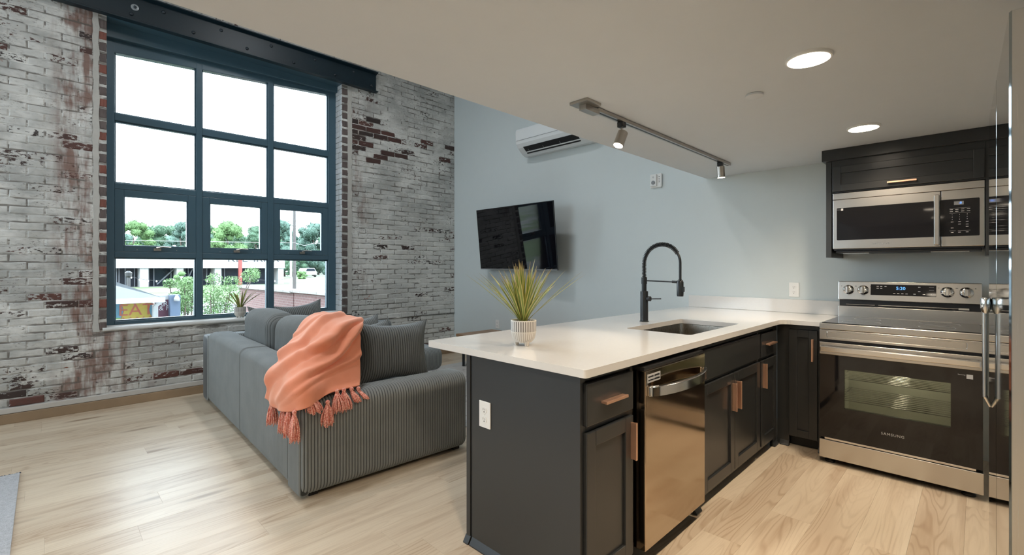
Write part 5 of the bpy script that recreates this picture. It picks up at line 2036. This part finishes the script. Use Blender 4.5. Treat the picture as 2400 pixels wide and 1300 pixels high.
# shed with mural
m_shingle = plain('grey_shingle', (0.0717, 0.0845, 0.0947), 0.85, var=0.15, vscale=6)
m_mural = plain('mural_yellow', (0.1408, 0.1050, 0.0077), 0.8, var=0.25, vscale=2)
m_murred = plain('mural_red', (0.1280, 0.0256, 0.0128), 0.8)
m_murgreen = plain('mural_green', (0.0640, 0.1152, 0.0256), 0.8, var=0.2)
m_murblue = plain('mural_blue', (0.0256, 0.0768, 0.1088), 0.8, var=0.3)
m_murwhite = plain('mural_white', (0.2400, 0.2480, 0.2560), 0.8)
m_maroon = plain('maroon_wall', (0.0448, 0.0077, 0.0205), 0.8)
m_bluepost = plain('blue_grey_paint', (0.0576, 0.0832, 0.1280), 0.8)
YS = 11.0
shed = thing('shed', 'small shed with grey hip roof and yellow EAT mural', 'shed', (bx(300, YS), YS, gz(YS)))


def zy(py, px, Y):
    X_ = bx(px, Y)
    return CAM_H + (628 - py) / 1095.0 * (X_ + Y) * 0.70711


BX('wall', m_murwhite, shed, bx(180, YS), bx(358, YS), YS, YS + 3, gz(YS), zy(703, 330, YS))
ze = zy(698, 330, YS)
xr = bx(377, YS)
xl = bx(150, YS)
mb = MB()
mb.v = [(xl, YS - 0.25, ze), (xr, YS - 0.25, ze), (xr, YS + 3.3, ze), (xl, YS + 3.3, ze), (xl + 0.2, YS + 1.5, ze + 0.55), (xr - 1.5, YS + 1.5, ze + 0.55)]
mb.f = [(0, 1, 5, 4), (1, 2, 5), (2, 3, 4, 5), (3, 0, 4), (0, 3, 2, 1)]
mb.build('roof', m_shingle, shed)
BX('gutter', m_murwhite, shed, xl, xr + 0.02, YS - 0.33, YS - 0.24, ze - 0.075, ze + 0.01)
xd = bx(362, YS)
MB().tube([(xr - 0.03, YS - 0.28, ze - 0.05), (xd, YS - 0.10, ze - 0.16), (xd, YS - 0.06, gz(YS))], 0.045, 8).build('downspout', m_murwhite, shed, smooth=True)
Msh = MY(YS)
u0, u1 = bx(284, YS), bx(354, YS)
v0, v1 = zy(745, 320, YS), zy(708, 320, YS)
BX('mural_grass', m_murgreen, shed, bx(270, YS), bx(356, YS), v0 - 0.35, v0 + 0.02, 0.004, 0.008, M=Msh)
BX('mural_sky', m_murblue, shed, bx(262, YS), bx(356, YS), v0 + 0.02, v1, 0.003, 0.006, M=Msh)
wv = [(u0 + (u1 - u0) * k / 16, v0 + 0.03 * math.sin(k * 1.7)) for k in range(17)] + [(u1 + 0.02 - 0.06 * math.sin(PI * k / 4), v0 + (v1 - v0) * k / 4) for k in range(1, 4)] + \
     [(u1 - (u1 - u0) * k / 16, v1 - 0.02 + 0.02 * math.sin(k * 1.9)) for k in range(17)] + [(u0 - 0.02 + 0.06 * math.sin(PI * k / 4), v1 - (v1 - v0) * k / 4) for k in range(1, 4)]
cxm, czm = (u0 + u1) / 2, (v0 + v1) / 2
MB().prism([(cxm + (a - cxm) * 1.06, czm + (b_ - czm) * 1.12) for a, b_ in wv], 0.006, 0.009, Msh).build('mural_outline', m_murred, shed)
MB().prism(wv, 0.009, 0.012, Msh).build('mural_letters_ground', m_mural, shed)
text_part('EAT', (v1 - v0) * 1.02, m_murred, shed, 'mural_lettering', Msh, cxm, czm, 0.014, 1.0)

mwl = thing('sign_wall', 'maroon board wall with white lettering beside the shed', 'wall sign', (bx(383, YS + 1), YS + 1, gz(YS)))
BX('board', m_maroon, mwl, bx(364, YS + 1), bx(399, YS + 1), YS + 1, YS + 1.1, gz(YS), zy(702, 385, YS + 1))
BX('cap', m_murwhite, mwl, bx(364, YS + 1), bx(399, YS + 1), YS + 1.0, YS + 1.1, zy(702, 385, YS + 1), zy(692, 385, YS + 1))
Mw = MY(YS + 1)
text_part('ARA', 0.15, m_murwhite, mwl, 'lettering', Mw, bx(388, YS + 1), zy(712, 388, YS + 1), 0.004)
text_part('& FE', 0.13, m_murwhite, mwl, 'lettering', Mw, bx(389, YS + 1), zy(722, 389, YS + 1), 0.004)
bp_ = thing('blue_column', 'square blue-grey column right of the maroon board', 'column', (bx(410, YS + .8), YS + 0.8, gz(YS)))
BX('shaft', m_bluepost, bp_, bx(399, YS + .8), bx(423, YS + .8), YS + 0.8, YS + 1.1, gz(YS), zy(691, 410, YS + .8))
MB().lathe([(0.02, 0.12), (0.05, 0.06), (0.055, 0.0)], (bx(413, YS + .8), YS + 0.74, zy(705, 413, YS + .8)), 12).build('lantern', m_murwhite, bp_, smooth=True)

# yard wall of red brick with coping stones
t = NT('red_brick_far')
tc = t.node('ShaderNodeTexBrick')
p = t.pos()
x_, y_, z_ = t.sep(p)
t.put(tc.inputs['Vector'], t.comb(y_, z_, 0.0))
tc.inputs['Color1'].default_value = (0.130, 0.068, 0.062, 1)
tc.inputs['Color2'].default_value = (0.105, 0.052, 0.050, 1)
tc.inputs['Mortar'].default_value = (0.15, 0.115, 0.108, 1)
tc.inputs['Scale'].default_value = 1.0
tc.inputs['Brick Width'].default_value = 0.22
tc.inputs['Row Height'].default_value = 0.075
tc.inputs['Mortar Size'].default_value = 0.008
m_farbrick = t.bsdf(tc.outputs['Color'], 0.9)
XR = 5.1
yw = thing('yard_wall', 'red brick yard wall topped with pale stepped coping stones', 'wall', (XR, 15, gz(15)))
yA, yB_, yC = XR / 0.2625, XR / 0.362, XR / 0.47
ztop1, ztop2 = 0.56, 0.70
BX('brickwork', m_farbrick, yw, XR, XR + 0.35, yB_, yA, gz(14), ztop1)
BX('brickwork', m_farbrick, yw, XR + 0.02, XR + 0.37, yC - 2.5, yB_, gz(10), ztop2 - 0.12)
m_cope = plain('coping_stone', (0.2080, 0.1920, 0.1792), 0.8, var=0.12, vscale=4)
yy = yB_
while yy < yA - 0.1:
    BX('coping_stone', m_cope, yw, XR - 0.10, XR + 0.45, yy + 0.01, yy + 0.55, ztop1, ztop1 + 0.07, bevel=0.01)
    yy += 0.56
yy = yC - 2.5
while yy < yB_ - 0.1:
    BX('coping_stone', m_cope, yw, XR - 0.08, XR + 0.47, yy + 0.01, yy + 0.55, ztop2 - 0.12, ztop2 - 0.04, bevel=0.01)
    yy += 0.56

# fence, lamp post, poles, wires, car
fn = thing('metal_fence', 'black metal picket fence along the yard behind the shed', 'fence', (8, 24, gz(24)))
YFN = 24.0
zf = gz(YFN)
for px_ in (262, 351, 440, 530, 612, 690, 745):
    BX('post', m_black, fn, bx(px_, YFN) - 0.03, bx(px_, YFN) + 0.03, YFN - 0.03, YFN + 0.03, zf, zf + 1.15)
for zz in (zf + 0.15, zf + 1.05):
    BX('rail', m_black, fn, bx(240, YFN), bx(760, YFN), YFN - 0.012, YFN + 0.012, zz, zz + 0.03)
mb = MB()
xx = bx(240, YFN)
while xx < bx(760, YFN):
    mb.box(xx, xx + 0.016, YFN - 0.008, YFN + 0.008, zf + 0.1, zf + 1.1)
    xx += 0.12
o = mb.build('pickets', m_black, fn)
tag(o, kind='stuff')
lp = thing('lamp_post', 'dark lamp post standing behind the shed roof', 'lamp post', (bx(301, 20), 20, gz(20)))
lx = bx(301, 20)
MB().tube([(lx, 20, gz(20)), (lx, 20, zy(650, 301, 20))], 0.05, 8).build('post', m_black, lp)
MB().lathe([(0.04, 0), (0.09, 0.05), (0.10, 0.16), (0.03, 0.22)], (lx, 20, zy(650, 301, 20)), 10).build('lantern', m_black, lp)
m_bulbw = plain('bulb_white', (0.8, 0.8, 0.78), 0.3)
sl = thing('string_lights', 'string of small white bulbs hanging across the yard', 'string lights', (bx(450, 20), 20, 0.6))
wire = []
for k in range(60):
    px_ = 301 + k * 6.6
    sag = 18 * (1 - ((k % 20) / 10.0 - 1) ** 2)
    wire.append(Vector((bx(px_, 20), 20, zy(646 + sag * 0.6, px_, 20))))
MB().tube(wire, 0.006, 4).build('wire', m_black, sl)
for k in range(1, 60, 3):
    c_ = wire[k]
    MB().lathe([(0.008, 0.0), (0.022, -0.03), (0.021, -0.05), (0.005, -0.065)], tuple(c_), 8).build('bulb', m_bulbw, sl, smooth=True)
m_polew = plain('white_pole', (0.2240, 0.2240, 0.2240), 0.6)
m_poleb = plain('wooden_pole', (0.0585, 0.0520, 0.0494), 0.85, var=0.2)
for (px_, top, Y_, r_, m_, lab, nm) in ((682, 530, 34, 0.085, m_polew, 'slim white steel pole seen through the right sash', 'steel_pole'), (690, 488, 38, 0.13, m_poleb, 'tall weathered wooden utility pole in the right sash', 'utility_pole')):
    X_ = bx(px_, Y_)
    o = MB().tube([(X_, Y_, gz(Y_)), (X_, Y_, zy(top, px_, Y_))], [r_, r_ * 0.8], 10).build(nm, m_, None, smooth='auto')
    tag(o, lab, 'pole')
pts = []
for k in range(26):
    px_ = 250 + k * 22
    pts.append(Vector((bx(px_, 38), 38 - 0.125, zy(563 + 7 * (px_ - 250) / 500 + (6 if 690 < px_ < 715 else 0), px_, 38))))
o = MB().tube(pts, 0.018, 5).build('overhead_cable', m_polew, None)
tag(o, 'pale overhead cable crossing all three sashes', 'cable')
car = thing('car', 'white car parked beyond the yard fence', 'car', (bx(721, 75), 75, gz(75)))
cX = bx(721, 75)
cz = gz(75)
MB().prism([(-1.0, 0.35), (1.0, 0.35), (1.0, 0.85), (0.85, 0.95), (0.62, 1.42), (-0.62, 1.42), (-0.85, 0.95), (-1.0, 0.85)], -1.2, 1.6, lambda a, b_, c: (cX + a, 75 + c, cz + b_)).build('body', m_bwhite, car, bevel=0.06)
MB().prism([(-0.70, 0.98), (0.70, 0.98), (0.55, 1.34), (-0.55, 1.34)], -1.25, -1.19, lambda a, b_, c: (cX + a, 75 + c, cz + b_)).build('windscreen', m_bopen, car)
for s_ in (-0.82, 0.82):
    MB().cyl((cX + s_ - 0.1, 74.2, cz + 0.33), (cX + s_ + 0.1, 74.2, cz + 0.33), 0.33, 14).build('wheel', m_black, car)
